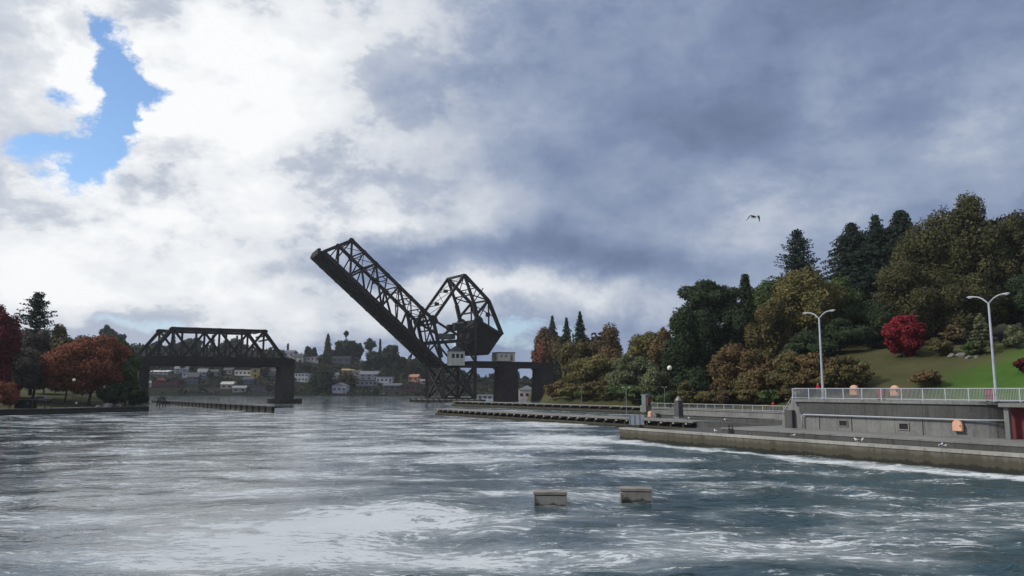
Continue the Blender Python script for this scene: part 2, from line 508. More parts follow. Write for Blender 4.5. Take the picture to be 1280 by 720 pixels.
# ================================================================== QUAY, PLATFORM, BLOCKHOUSE
S_R = -75.0                                  # how far the wall runs past the right of the frame
def build_quay():
    r = thing('quay_wall', Q(0, 0, 0), 'long low concrete quay wall with pale coping at the water edge', 'quay wall')
    m = MB(); qbox(m, S_R, 0, 0, 2.0, -4, 1.28); m.build('wall', conc_quay, r)
    m = MB(); 
    n = 24
    for i in range(n):                       # coping laid in lengths with open joints
        a = S_R + (0.05 - S_R) * i / n; b = S_R + (0.05 - S_R) * (i + 1) / n - .03
        qbox(m, a, b, -.10, 1.3, 1.283, 1.50)
    m.build('coping', conc_cope, r)
    s9 = sx(900, 2)
    m = MB(); qbox(m, S_R, s9, 2.003, 20.9, -4, 1.95); m.build('step_wall', conc_dark, r)
    m = MB(); qbox(m, S_R, s9 + .06, 1.93, 20.95, 1.953, 2.10); m.build('platform_slab', conc_slab, r)
    m = MB(); qbox(m, s9 + .07, 0, 2.003, 20.85, -4, 1.05); m.build('lower_slab', conc_dark, r)
    # iron ladder in the recess
    m = MB(); p = Q(s9 - 1.5, 1.85, 0)
    for k in (-.25, .25): m.beam(Q(s9 - 1.5 + k, 1.86, 1.3), Q(s9 - 1.5 + k, 1.86, 2.5), .08)
    for k in range(4): m.beam(Q(s9 - 1.75, 1.86, 1.5 + .25 * k), Q(s9 - 1.25, 1.86, 1.5 + .25 * k), .06)
    m.build('ladder', black, r)
build_quay()

_p = on_z(998, 535.5, 2.1); TB = st(_p)[1]; SBL = st(_p)[0]        # blockhouse front line and left end
Z_D = zx(1000, 499.0, TB)                                          # its deck level
S_C = sx(1249, TB)                                                 # where the rounded corner ends
def front_path(off, s_from=None):                                  # rounded front in plan, list of (s,t)
    R = 3.2; pts = [((SBL if s_from is None else s_from), TB - off)]
    for k in range(9):
        a = math.pi / 2 * k / 8
        pts.append((S_C + R - (R + off) * math.sin(a), TB + R - (R + off) * math.cos(a)))
    pts.append((S_C - off, TB + 9))
    return pts
def wall_strip(mb, path, z0, z1, back):
    f = [Q(s, t, z0) for s, t in path]
    poly = f + [Q(path[-1][0] + .01, back, z0), Q(path[0][0], back, z0)]
    mb.prism(poly, (0, 0, z1 - z0))
def build_blockhouse():
    r = thing('blockhouse', Q(SBL, TB, 2.1), 'grey concrete lock blockhouse with rounded corner, pipe and flat railed roof deck', 'lock building')
    zl = zx(1003, 516.5, TB)
    m = MB(); wall_strip(m, front_path(0), 2.10, zl, TB + 14); w = m.build('wall', conc, r)
    m = MB(); wall_strip(m, front_path(.22, SBL - .4), zl + .003, Z_D - .28, TB + 14.1); m.build('parapet', conc_dark, r)
    m = MB(); wall_strip(m, front_path(.42, SBL + .5), Z_D - .277, Z_D, TB + 14.2); m.build('roof_deck', conc_slab, r)
    # pale conduit along the ledge that turns up at the corner
    pth = front_path(.30, SBL - .8)[:8]
    pts = [Q(pth[0][0], pth[0][1], 2.15), Q(pth[0][0], pth[0][1], zl - .25), Q(pth[0][0] - .25, pth[0][1], zl - .12)]
    pts += [Q(s, t, zl - .12) for s, t in pth[1:-1]]
    pts += [Q(pth[-1][0], pth[-1][1], zl - .05), Q(pth[-1][0] - .1, pth[-1][1], zl + .9)]
    m = MB(); m.tube(pts, .085, 8); m.build('conduit', lamp_grey, r, True)
    for px in (1022, 1062, 1150):
        m = MB(); s = sx(px, TB); m.tube([Q(s, TB - .06, 2.12), Q(s, TB - .06, zl - .2)], .05, 6); m.build('downpipe', conc_slab, r)
    for px, py0, py1 in ((1052, 526.0, 532.0), (1127, 529.5, 536.5)):       # two shallow hatches
        s = sx(px, TB); z0, z1 = zx(px, py1, TB), zx(px, py0, TB)
        m = MB()
        for a, b, c, d in ((s - .55, s + .55, z1, z1 + .10), (s - .55, s + .55, z0 - .1, z0), (s - .55, s - .45, z0, z1), (s + .45, s + .55, z0, z1)):
            qbox(m, a, b, TB - .10, TB - .002, c, d)
        f = m.build('hatch', conc_slab, r)
        m = MB(); qbox(m, s - .45, s + .45, TB - .03, TB - .004, z0, z1); m.build('hatch_shade', black, f)  # black plate on the wall paints the shade inside the opening
    # maroon service front in the recess to the right
    s0 = S_C - .02; zt = zx(1262, 508, TB + 3) 
    m = MB(); qbox(m, S_C - 28, s0, TB + 1.3, TB + 8.99, 2.10, zt); mw = m.build('service_front', maroon, r)
    for k in range(3):
        a = s0 - 1.6 - 4.6 * k
        m = MB(); qbox(m, a - 3.0, a, TB + 1.2, TB + 1.297, 2.12, zt - .35); d = m.build('door', plain('maroon_door_leaf', (.21, .038, .042), .5, .1), mw)
        m = MB()
        for z in (zt - .35, 2.1): pass
        qbox(m, a - 3.12, a + .12, TB + 1.16, TB + 1.296, zt - .348, zt - .2); m.build('lintel', conc_slab, mw)
        m = MB(); m.tube([Q(a - .4, TB + 1.14, 3.1), Q(a - .4, TB + 1.14, 3.4)], .04, 6); m.build('handle', lamp_grey, mw)
    m = MB(); qbox(m, S_C - 28, s0 + .1, TB - .3, TB + 9, zt + .003, zt + .32); m.build('canopy_slab', conc_slab, r)
    m = MB(); qbox(m, S_C - 28, s0 + .1, TB + 2.5, TB + 8.9, zt + .323, Z_D); m.build('upper_wall', conc_dark, r)
    m = MB(); qbox(m, S_C - .55, S_C - .15, TB + .1, TB + .55, 2.1, zt); m.build('column', conc, r)
    # wing wall with steps up to the deck
    z1 = Z_D - .05; sa = sx(976, TB + .3)
    m = MB(); m.prism([Q(sa, TB + .3, 2.1), Q(SBL + .003, TB + .3, 2.1), Q(SBL + .003, TB + .3, z1), Q(SBL + .9, TB + .3, z1), Q(sa, TB + .3, 3.0)], V * .45)
    m.build('wing_wall', conc, r)
    m = MB(); n = 11
    for k in range(n):
        a = SBL + .01 + (sa - SBL) * (k) / n; b = SBL + .01 + (sa - SBL) * (k + 1) / n - .002
        qbox(m, a, b, TB + .753, TB + 3.0, 2.1, z1 - (z1 - 2.1) * (k + .5) / n)
    m.build('stair', conc_slab, r)
    m = MB()
    a, b = Q(sa, TB + .5, 3.9), Q(SBL + .6, TB + .5, z1 + .9)
    m.tube([a, b], .035, 6)
    for k in range(5):
        p = a.lerp(b, k / 4); m.tube([p - Vector((0, 0, .95)), p], .03, 6)
    m.build('handrail', lamp_grey, r)
    m = MB(); qbox(m, SBL + .6, SBL + 1.6, TB - .25, TB + .28, 2.1, zl + .3); m.build('buttress', conc_dark, r)
build_blockhouse()

def railing(name, pts, zb, hgt, post_every, label, group, pickets=.13, infill=True, rail_r=.045):
    """pts: list of ground points; posts, rails and pickets are parts"""
    r = thing(name, pts[0], label, 'railing', group)
    up = Vector((0, 0, 1))
    m1, m2, m3 = MB(), MB(), MB()
    m1.tube([p + up * hgt for p in pts], rail_r, 6); m2.tube([p + up * .14 for p in pts], rail_r * .85, 6)
    m1.build('top_rail', white_paint, r); m2.build('bottom_rail', white_paint, r)
    dist = 0.0; nxt = 0.0
    for a, b in zip(pts, pts[1:]):
        L = (b - a).length
        d0 = 0.0
        while nxt <= dist + L + 1e-6:
            p = a.lerp(b, (nxt - dist) / L)
            m = MB(); m.box(p + up * (hgt / 2 + .01), .09, .09, hgt + .02, RZ); m.build('post', white_paint, r)
            nxt += post_every
        n = max(1, int(L / pickets))
        for k in range(1, n):
            p = a.lerp(b, k / n); m3.beam(p + up * .14, p + up * hgt, .027)
        dist += L
    m3.build('picket_panel', white_paint, r)
    return r
fp = front_path(.25, SBL + .35)[:6]
railing('deck_railing', [Q(fp[0][0], fp[0][1], Z_D), Q(S_R + 4, TB - .25, Z_D)], Z_D, H - Z_D + .03, 2.15,
        'white metal railing along the roof deck of the concrete blockhouse', None)

# orange lifebuoy cabinets ------------------------------------------------
def make_cabinet(loc, label, rz):
    r = thing('lifebuoy_cabinet', loc, label, 'lifebuoy cabinet', 'orange lifebuoy cabinets')
    m = MB(); P = Vector(loc)
    pts = [(-.46, 0), (.46, 0), (.46, .62)] + [(.46 * math.cos(a), .62 + .44 * math.sin(a)) for a in [math.pi * k / 8 for k in range(1, 8)]] + [(-.46, .62)]
    Rm = Matrix.Rotation(rz, 3, 'Z')
    m.prism([P + Rm @ Vector((x, -.16, z)) for x, z in pts], Rm @ Vector((0, .30, 0))); m.build('shell', orange, r, bevel=.03)
    m = MB(); m.prism([P + Rm @ Vector((x * .84, -.19, .05 + z * .9)) for x, z in pts], Rm @ Vector((0, .028, 0))); m.build('door', plain('pale_orange_door', (.70, .40, .27), .5, .06), r)
    m = MB(); m.box(P + Rm @ Vector((.3, -.215, .5)), .05, .04, .18, rz); m.build('latch', black, r)
    m = MB(); m.box(P + Rm @ Vector((0, .2, .4)), .5, .10, .5, rz); m.build('bracket', black, r)
    return r
def faceq(): return math.atan2(U.y, U.x) - math.pi      # cabinet faces -V
cab = make_cabinet(Q(sx(1196, TB), TB - .28, zx(1196, 539, TB)), 'orange arched lifebuoy cabinet fixed on the grey blockhouse wall under the conduit', faceq())
c = clone(cab, Q(sx(1067, TB), TB + .1, zx(1067, 494.0, TB)), 'orange arched lifebuoy cabinet on the roof deck railing, nearer the red-coated person')
c = clone(cab, Q(sx(1118, TB), TB + .1, zx(1118, 495.0, TB)), 'orange arched lifebuoy cabinet on the roof deck railing, farther from the red-coated person')
c = clone(cab, Q(sx(812, 26), 26, 1.62), 'orange arched lifebuoy cabinet standing low beside the stone pillar on the guide wall')

def make_hose(loc, label):
    r = thing('fire_hose_cabinet', loc, label, 'hose cabinet', 'red hose cabinets on the deck')
    P = Vector(loc); rz = faceq(); Rm = Matrix.Rotation(rz, 3, 'Z')
    m = MB(); m.box(P + Vector((0, 0, .60)), .8, .3, 1.1, rz); m.build('body', red_paint, r, bevel=.03)
    m = MB(); m.box(P + Rm @ Vector((0, -.16, .62)), .62, .02, .85, rz); m.build('door', plain('faded_red_door', (.28, .06, .07), .6, .2), r)
    m = MB(); m.box(P + Vector((0, 0, 1.19)), .9, .38, .07, rz); m.build('lid', red_paint, r)
    for k in (-.3, .3):
        m = MB(); m.box(P + Rm @ Vector((k, 0, .025)), .08, .25, .05, rz); m.build('foot', black, r)
    return r
hc = make_hose(Q(sx(1237, TB + .7), TB + .7, Z_D), 'red hose cabinet behind the railing at the foot of the larger lamp')
clone(hc, Q(sx(1101, TB + .9), TB + .9, Z_D), 'red hose cabinet behind the railing between two orange cabinets')

# tall double-arm lamps --------------------------------------------------
def make_lamp(loc, h, label, arm=2.0, rz=0.0, name='street_lamp', group='tall twin-arm lamps on the deck', r0=.14, lmat=None):
    lmat = lmat or lamp_grey
    P = Vector(loc); r = thing(name, P, label, 'street lamp', group)
    Rm = Matrix.Rotation(rz, 3, 'Z')
    m = MB(); m.tube([P, P + Vector((0, 0, .05)), P + Vector((0, 0, .5)), P + Vector((0, 0, h * .5)), P + Vector((0, 0, h * .93))], [r0 * 1.9, r0 * 1.9, r0, r0 * .82, r0 * .62], 10)
    m.build('pole', lmat, r, True)
    for sg in (-1, 1):
        pts = [P + Rm @ Vector((sg * x * arm, 0, h * .915 + z * h * .085)) for x, z in ((0, 0), (.12, .30), (.28, .62), (.48, .85), (.72, .96))]
        m = MB(); m.tube(pts, [r0 * .5] * 5, 8); a = m.build('arm', lmat, r, True)
        m = MB(); c0 = P + Rm @ Vector((sg * arm * .62, 0, h * .915 + h * .079)); c1 = P + Rm @ Vector((sg * arm * 1.08, 0, h * .915 + h * .083))
        m.tube([c0, c0.lerp(c1, .25), c0.lerp(c1, .7), c1], [.05, .085, .10, .04], 8); hd = m.build('lamp_head', lmat, r, True)
        m = MB(); q = c0.lerp(c1, .6); m.ell(q - Vector((0, 0, .07)), .22, .07, .05, 8, 5, Rm); m.build('lens', plain('lamp_lens', (.7, .72, .72), .3, .05), hd, True)
    return r
lz = faceq()
t1 = TB + .55
l1 = make_lamp(Q(sx(1028.5, t1), t1, Z_D), zx(1027, 389.5, t1) - Z_D, 'pale twin-arm lamp post on the deck beside the red-coated person', 1.95, lz)
l2 = make_lamp(Q(sx(1244.5, t1), t1, Z_D), zx(1243, 369, t1) - Z_D, 'larger pale twin-arm lamp post in front of the green lawn', 1.75, lz, r0=.13)

# ------------------------------------------------------------------ guide walls
def guide_wall(name, px0, px1, t, zt, label, wid, nbeam, zbase=.55):
    s0, s1 = sx(px1, t), sx(px0, t)              # s1 is the far (left) end
    r = thing(name, Q(s1, t, 0), label, 'guide wall', None)
    m = MB(); n = 26
    for i in range(n):
        a = s0 + (s1 - s0) * i / n; b = s0 + (s1 - s0) * (i + 1) / n - .04
        qbox(m, a, b, t - .25, t + wid, zt - .22, zt)
    m.build('deck', timber_top, r)
    m = MB(); qbox(m, s0, s1, t + .9, t + wid - .3, -4, zt - .223); m.build('core', black, r)  # black block paints the shade in the openings under the deck
    m = MB(); qbox(m, s0, s1 + .5, t - .12, t + .6, -4, zbase); m.build('fender_wale', timber, r)
    for i in range(nbeam):
        s = s0 + (s1 - s0) * (i + .5) / nbeam
        m = MB(); qbox(m, s - .2, s + .2, t - .32, t + 1.2, zt - .50, zt - .28); m.build('beam_end', conc_cope, r)  # pale colour stands in for light falling on the beam ends
        m = MB(); qbox(m, s + .9, s + 1.2, t + .15, t + .5, zbase - .3, zt - .23); m.build('strut', timber, r)
    return r
TA = 20.5
ZA = zx(660, 516.5, TA)
guide_wall('guide_wall', 546, 866, TA, ZA, 'nearer timber guide wall with pale beam ends along its dark side', 4.2, 32)
TBW = 70.0
ZB = zx(690, 505.0, TBW)
guide_wall('guide_wall', 566, 814, TBW, ZB, 'farther guide wall running behind the first one towards the bridge', 4.5, 24, .8)

def lock_island():
    s0 = sx(866, TA); r = thing('lock_wall', Q(s0, TA, 0), 'flat topped grey concrete lock wall between the quay and the railed terrace', 'lock wall')
    m = MB(); qbox(m, S_R - 20, s0 - .05, TB + 14.3, 36, -4, 1.45); m.build('wall', conc, r)
    m = MB(); qbox(m, S_R - 20, s0 - .02, 20.98, 36.1, 1.453, 1.62); m.build('top_slab', conc_dark, r)
    m = MB(); qbox(m, S_R - 20, s0 - 3.0, 35.2, 35.6, 1.623, 2.35); m.build('parapet', conc, r)
    m = MB(); qbox(m, sx(985, 22), s0 - 4.0, 23.0, 23.4, 1.623, 2.15); m.build('parapet', conc_dark, r)
    m = MB(); qbox(m, s0 - 30, s0 - .05, 20.99, TB + 14.25, -4, 1.44); m.build('front_wall', conc_dark, r)
lock_island()
TT = 60.0
ZT = zx(900, 512.5, TT)
def terrace():
    r = thing('terrace_wall', Q(S815, TT, 0), 'long grey retaining wall of the far terrace below the white railing', 'retaining wall')
    m = MB(); qbox(m, S_R - 60, S815, TT, TT + 5.5, -4, ZT - .25); m.build('wall', conc, r)
    m = MB(); qbox(m, S_R - 60, S815 + .1, TT - .2, TT + 5.5, ZT - .247, ZT); m.build('terrace_slab', conc_slab, r)
    m = MB(); qbox(m, S_R - 60, S815 - 6, TT - 3.5, TT - .01, -4, ZT - 1.3); m.build('lower_ledge', conc_dark, r)
    m = MB(); qbox(m, S_R - 60, S815 - 5.9, TT - 3.7, TT - .02, ZT - 1.297, ZT - 1.1); m.build('ledge_coping', conc_slab, r)
terrace()
railing('terrace_railing', [Q(S815, TT + .1, ZT), Q(sx(1120, TT), TT + .1, ZT)], ZT, 1.15, 2.6,
        'white railing on the far terrace in front of the brown bushes', None, .3, True, .06)

def pillar():
    tp = 27.0; s = sx(847.5, tp); P = Q(s, tp, 1.62); w = 10.5 * dpt(847, tp) / F * .70; h = zx(847, 500.5, tp) - 1.62
    r = thing('stone_pillar', P, 'squat grey stone pillar with a pale pyramid cap near the guide wall', 'pillar')
    def taper(a, b, z0, z1):
        m = MB(); p = []
        for q, z in ((a, z0), (b, z1)):
            for i, j in ((-1, -1), (1, -1), (1, 1), (-1, 1)): p.append(Q(s + i * q / 2, tp + j * q / 2, 1.62 + z))
        return m.hull8(p)
    taper(w * 1.1, w, 0, h).build('shaft', conc_dark, r)
    taper(w * .82, w * .05, h + .002, h + .75).build('cap', conc_cope, r)
    taper(w * 1.25, w * 1.25, -.01, .25).build('plinth', conc_slab, r)
pillar()
def sign_panel():
    t = TA - .9; s = sx(795, t); d = dpt(795, t); z0, z1 = zx(795, 531, t), zx(795, 518.5, t); w = 18.5 * d / F
    P = Q(s, t, z0); r = thing('signboard', P, 'blank grey signboard standing at the edge of the nearer guide wall', 'signboard')
    # the board faces the photographer
    rz = math.atan2(P.y, P.x) - math.pi / 2
    Rm = Matrix.Rotation(rz, 3, 'Z'); C0 = Vector((P.x, P.y, 0))
    m = MB(); m.box(C0 + Vector((0, 0, (z0 + z1) / 2)), w, .08, z1 - z0, rz); m.build('panel', sign_grey, r)
    for k in (-.5, -.17, .17, .5):
        m = MB(); q = C0 + Rm @ Vector((k * w * .96, -.09, 0)); m.beam(q + Vector((0, 0, z0 - .05)), q + Vector((0, 0, z1 + .05)), .07); m.build('stile', lamp_grey, r)
    for k in (z0 + .1, z1 - .1):
        m = MB(); q = C0 + Rm @ Vector((0, .08, k)); m.beam(q - Rm @ Vector((w / 2, 0, 0)), q + Rm @ Vector((w / 2, 0, 0)), .08); m.build('rail', lamp_grey, r)
    for k in (-.4, .4):
        m = MB(); q = C0 + Rm @ Vector((k * w, .16, 0)); m.tube([q + Vector((0, 0, -1.5)), q + Vector((0, 0, z1 - .1))], .07, 6); m.build('post', timber, r)
sign_panel()
dull = plain('dull_lamp_steel', (.26, .27, .28), .6, .15)
# small lamps further off
tl = TA + 1.2
s1 = make_lamp(Q(sx(782.5, tl), tl, ZA), zx(782, 484, tl) - ZA, 'thin twin-arm lamp standing by the blank grey signboard', 1.05, lz, 'street_lamp', 'thin lamps along the guide walls', .05, dull)
tl = TBW + 2
make_lamp(Q(sx(726.5, tl), tl, ZB), zx(726, 483.5, tl) - ZB, 'thin twin-arm lamp on the farther guide wall in front of olive bushes', 1.0, lz, 'street_lamp', 'thin lamps along the guide walls', .06, dull)
tl = TT + 3
make_lamp(Q(sx(830.5, tl), tl, ZT), zx(830, 483.5, tl) - ZT, 'thin twin-arm lamp behind the terrace railing near the stone pillar', .8, lz, 'street_lamp', 'thin lamps along the guide walls', .05, dull)
def globe_lamp(loc, top, label, rr, group=None):
    P = Vector(loc); r = thing('globe_lamp', P, label, 'lamp', group)
    m = MB(); m.tube([P, P + Vector((0, 0, .4)), Vector((P.x, P.y, top - rr))], [.12, .07, .06], 8); m.build('pole', black, r)
    m = MB(); m.ell((P.x, P.y, top), rr, rr, rr, 14, 9); m.build('globe', plain('milk_glass', (.78, .76, .62), .3, .05), r, True)
    m = MB(); m.tube([(P.x, P.y, top - rr - .12), (P.x, P.y, top - rr * .8)], [rr * .5, rr * .6], 10); m.build('collar', black, r)
    return r
p = at(837, 460, 178); globe_lamp((p.x, p.y, zR(p.x, p.y)), p.z, 'pale round lamp globe showing among the grey-green bushes', .58)
def kiosk():
    p = at(807, 504, dpt(807, TT - 6)); s, t = st(p); d = p.y
    w = 10 * d / F; P = Vector((p.x, p.y, zpy(507, d))); r = thing('signal_box', P, 'small green-grey equipment box with a red side at the guide wall end', 'equipment box')
    m = MB(); m.box(P + Vector((0, 0, 1.3)), w * .75, 1.2, 2.3, lz); m.build('body', plain('green_grey_paint', (.15, .20, .20), .6, .15), r, bevel=.04)
    m = MB(); m.box(P + Vector((0, 0, 2.51)), w * .85, 1.4, .12, lz); m.build('lid', lamp_grey, r)
    m = MB(); m.box(P + U * (-w * .55) + Vector((0, 0, 1.0)), .5, .9, 1.7, lz); m.build('side_panel', red_paint, r)
    m = MB(); m.box(P - Vector((0, 0, .6)), w * 1.1, 1.6, 1.5, lz); m.build('plinth', conc_slab, r)
kiosk()

# ------------------------------------------------------------------ floats on the water
def make_float(px, pyb, wpx, label):
    p = on_z(px, pyb - 1, 0); w = wpx * p.y / F; r = thing('float_box', p, label, 'float', 'boxy floats on the open water')
    rz = math.atan2(p.y, p.x) - math.pi / 2 + .04
    Rm = Matrix.Rotation(rz, 3, 'Z'); dp = 1.0
    m = MB(); m.box(p + Rm @ Vector((0, dp / 2, .14)), w, dp, .86, rz); m.build('body', float_wood, r, bevel=.02)
    m = MB()
    n = 5
    for k in range(n):
        m.box(p + Rm @ Vector((0, -.03 + dp * (k + .5) / n, .70)), w * 1.03, dp / n - .015, .16, rz)
    m.build('lid', float_lid, r, bevel=.012)
    for k in (-.48, .48):
        m = MB(); m.box(p + Rm @ Vector((k * w, -.02, .1)), .06, .05, .8, rz); m.build('corner_batten', float_lid, r)
    return r
make_float(688, 634, 40, 'weathered grey float box drifting nearer the middle of the channel')
make_float(795.5, 629, 38, 'weathered grey-brown float box drifting nearer the quay wall')

# ================================================================== BRIDGES
WS = None
BNX, BNY, BC = -.466, 1.0, 350 + .466 * 106
def B(px, py): return on_plane(px, py, BNX, BNY, BC)
W = Vector((-10.2, 15.4, 0)) * .96
AX = Vector((1, .466, 0)).normalized()
def beams(lst, w, name, mat, parent, h=None):
    m = MB()
    for a, b in lst: m.beam(a, b, w, h)
    return m.build(name, mat, parent)

def fixed_span():
    b0, b1 = B(184, 447), B(355.5, 448.5); t1_, t5 = B(214.5, 411), B(331, 414)
    b1.z = b0.z; zt = (t1_.z + t5.z) / 2
    root = thing('truss_bridge', Vector(((b0.x + b1.x) / 2, (b0.y + b1.y) / 2, 0)), 'fixed dark steel through-truss railway span at the far side of the channel', 'bridge')
    N = 6; W2 = W - AX * 2.6
    bots = [b0.lerp(b1, i / N) for i in range(N + 1)]
    tops = {i: Vector((bots[i].x, bots[i].y, zt)) for i in range(1, N)}
    for off in (Vector((0, 0, 0)), W2):
        bb = [q + off for q in bots]; tt = {i: q + off for i, q in tops.items()}
        m = MB(); m.beam(tt[1], tt[N - 1], 1.5, 1.5)
        m.beam(bb[0], tt[1], 1.5); m.beam(bb[N], tt[N - 1], 1.5)
        m.beam(bb[0], bb[N], 1.2, 1.6)
        for q in bb + list(tt.values()):
            m.prism([q + AX * a + Vector((0, 0, b)) - W.normalized() * .82 for a, b in ((-1.5, .3), (-.7, .82), (.7, .82), (1.5, .3), (1.5, -.3), (.7, -.82), (-.7, -.82), (-1.5, -.3))], W.normalized() * 1.64)
        side = m.build('side_truss', steel, root)
        for i in range(1, N):
            m = MB(); m.beam(bb[i], tt[i], .75); m.build('post', steel, side)
        for a, b in ((tt[1], bb[2]), (bb[2], tt[3]), (tt[3], bb[4]), (bb[4], tt[5])):
            m = MB(); m.beam(a, b, 1.05); m.build('diagonal', steel, side)
        for i in range(N):                 # sub-verticals
            a = bb[i].lerp(bb[i + 1], .5)
            ya, yb = (zt if 1 <= i < N - 1 else None), None
            e0 = tt[i] if i in tt and i % 2 == 1 else bb[i]; e1 = tt[i + 1] if (i + 1) in tt and (i + 1) % 2 == 1 else bb[i + 1]
            mid = e0.lerp(e1, .5)
            m = MB(); m.beam(a, mid, .5); m.build('hanger', steel, side)
            m = MB(); m.beam(mid, bb[i] if e0 == tt.get(i) else bb[i + 1], .55); m.build('sub_diagonal', steel, side)
    m = MB()
    for i in range(1, N):
        m.beam(tops[i], tops[i] + W, .6)
    for i in range(1, N - 1):
        m.beam(tops[i], tops[i + 1] + W, .4); m.beam(tops[i + 1], tops[i] + W, .4)
    m.build('top_bracing', steel, root)
    for i in (1, N - 1):
        e = bots[0] if i == 1 else bots[N]
        m = MB()
        for f in (.72, .86): 
            a = e.lerp(tops[i], f); m.beam(a, a + W, .7)
        m.build('portal', steel, root)
    # deep floor system
    e = AX * 4.5
    zb = B(270, 457).z
    m = MB()
    for off in (W * -.01, W * .32, W * .66, W * 1.01):
        a = bots[0] - e + off; c = bots[N] + e + off
        m.hull8([Vector((a.x, a.y, zb)), Vector((c.x, c.y, zb)), Vector((c.x + .2, c.y + .7, zb)), Vector((a.x + .2, a.y + .7, zb)),
                 Vector((a.x, a.y, b0.z + .4)), Vector((c.x, c.y, b0.z + .4)), Vector((c.x + .2, c.y + .7, b0.z + .4)), Vector((a.x + .2, a.y + .7, b0.z + .4))])
    m.build('floor_girder', steel, root)
    m = MB()
    for i in range(2 * N + 1):
        a = bots[0].lerp(bots[N], i / (2 * N)); a.z = zb + 1.2; m.beam(a + W * .02, a + W * .98, .6, 1.6)
    m.build('floor_beam', steel, root)
    m = MB(); a = bots[0] - e + W * .12; c = bots[N] + e + W * .12
    m.prism([a + Vector((0, 0, -.3)), c + Vector((0, 0, -.3)), c + W * .76 + Vector((0, 0, -.3)), a + W * .76 + Vector((0, 0, -.3))], (0, 0, .35)); m.build('track_deck', timber, root)
    for f in (.3, .42, .6, .72):
        m = MB(); m.beam(bots[0] - e + W * f + Vector((0, 0, .15)), bots[N] + e + W * f + Vector((0, 0, .15)), .12, .18); m.build('track_rail', steel, root)
    return bots, zb
FB, FZB = fixed_span()
def pier(name, px0, px1, ztop, label, flare=1.06, mat=conc_pier, cap=True, depth=.48, zb=-3, off0=-.06):
    a, b = B(px0, 470), B(px1, 470); a.z = b.z = 0
    c = (a + b) / 2; wv = (b - a) * .5
    r = thing(name, c, label, 'bridge pier', None)
    m = MB(); p = []
    for k, z in ((flare, zb), (1.0, ztop - 1.0)):
        for i, j in ((-1, off0), (1, off0), (1, depth), (-1, depth)): p.append(c + wv * i * k + W * j * (k if j > .5 else k) + Vector((0, 0, z)))
    m.hull8(p); m.build('shaft', mat, r)
    if cap:
        m = MB(); p = []
        for z in (ztop - .997, ztop):
            for i, j in ((-1.12, off0 - .03), (1.12, off0 - .03), (1.12, depth + .03), (-1.12, depth + .03)): p.append(c + wv * i + W * j + Vector((0, 0, z)))
        m.hull8(p); m.build('cap', mat, r)
    return r, c, wv
pier('bridge_pier', 173, 186, FZB, 'dark bridge pier at the tree-lined bank end of the fixed truss span', 1.05, plain('sooty_masonry', (.030, .026, .026), .9, .4, .4), True, 1.05)
r, c, wv = pier('bridge_pier', 353, 367, FZB, 'weathered bridge pier in the channel carrying the end of the fixed truss', 1.12, depth=.55)
m = MB(); p = []
for z in (-3, 1.9):
    for i, j in ((-1.9, -.28), (1.9, -.28), (1.9, .85), (-1.9, .85)): p.append(c + wv * i + W * j + Vector((0, 0, z)))
m.hull8(p); m.build('fender', timber, r)
m = MB()
for k in range(9):
    q = c + wv * (-1.9 + 3.8 * k / 8) + W * -.30; m.tube([q + Vector((0, 0, -2)), q + Vector((0, 0, 2.4 + .3 * (k % 2)))], .28, 6)
m.build('fender_pile', timber, r)

def wing_fence():        # low timber fender running from the bank pier towards us
    a, b = on_z(192, 503.4, 0), on_z(343, 516.5, 0)
    r = thing('fender_fence', a, 'low dark timber fender fence running out towards the pale end board', 'fender fence')
    n = 30; m = MB(); d = (b - a).normalized(); s = Vector((-d.y, d.x, 0))
    za, zb_ = 1.0, 1.75
    m.hull8([a - s * .5 - Vector((0, 0, 2)), b - s * .5 - Vector((0, 0, 2)), b + s * .5 - Vector((0, 0, 2)), a + s * .5 - Vector((0, 0, 2)),
             a - s * .5 + Vector((0, 0, za)), b - s * .5 + Vector((0, 0, zb_)), b + s * .5 + Vector((0, 0, zb_)), a + s * .5 + Vector((0, 0, za))])
    m.build('planking', dark_timber, r)
    for k in range(n + 1):
        q = a.lerp(b, k / n) - s * .7; m = MB(); m.tube([q - Vector((0, 0, 2)), q + Vector((0, 0, za + (zb_ - za) * k / n + .12))], .2, 6); m.build('pile', dark_timber, r)
    q = on_z(355, 516.8, 0); e = thing('end_board', q, 'white board on piles at the near end of the timber fender fence', 'marker board')
    w = 23 * q.y / F
    m = MB(); m.box(q + Vector((0, 0, .75)), w, .15, 1.25, .05); m.build('board', plain('dull_white_board', (.42, .42, .42), .7, .2), e)
    for k in (-.4, 0, .4):
        m = MB(); m.tube([q + Vector((k * w, .3, -2)), q + Vector((k * w, .3, 1.5))], .2, 6); m.build('pile', timber, e)
wing_fence()
def dolphin():
    q = on_z(201.5, 508, 0); h = 16 * q.y / F
    r = thing('pile_dolphin', q, 'small braced pile dolphin with platform standing in the water by the bank pier', 'dolphin')
    for i, j in ((-1, -1), (1, -1), (1, 1), (-1, 1)):
        m = MB(); m.tube([q + Vector((i * 1.5, j * 1.5, -2)), q + Vector((i * .7, j * .7, h * .62))], .24, 6); m.build('pile', timber, r)
    m = MB(); m.box(q + Vector((0, 0, h * .64)), 2.6, 2.6, .35); m.build('platform', timber, r)
    m = MB(); m.tube([q + Vector((0, 0, h * .65)), q + Vector((0, 0, h))], .12, 6); m.build('mast', steel, r)
    m = MB(); m.box(q + Vector((0, -.2, h * .86)), 1.4, .1, 1.1); m.build('daymark', plain('dull_green_board', (.10, .16, .13), .7, .2), r)
dolphin()

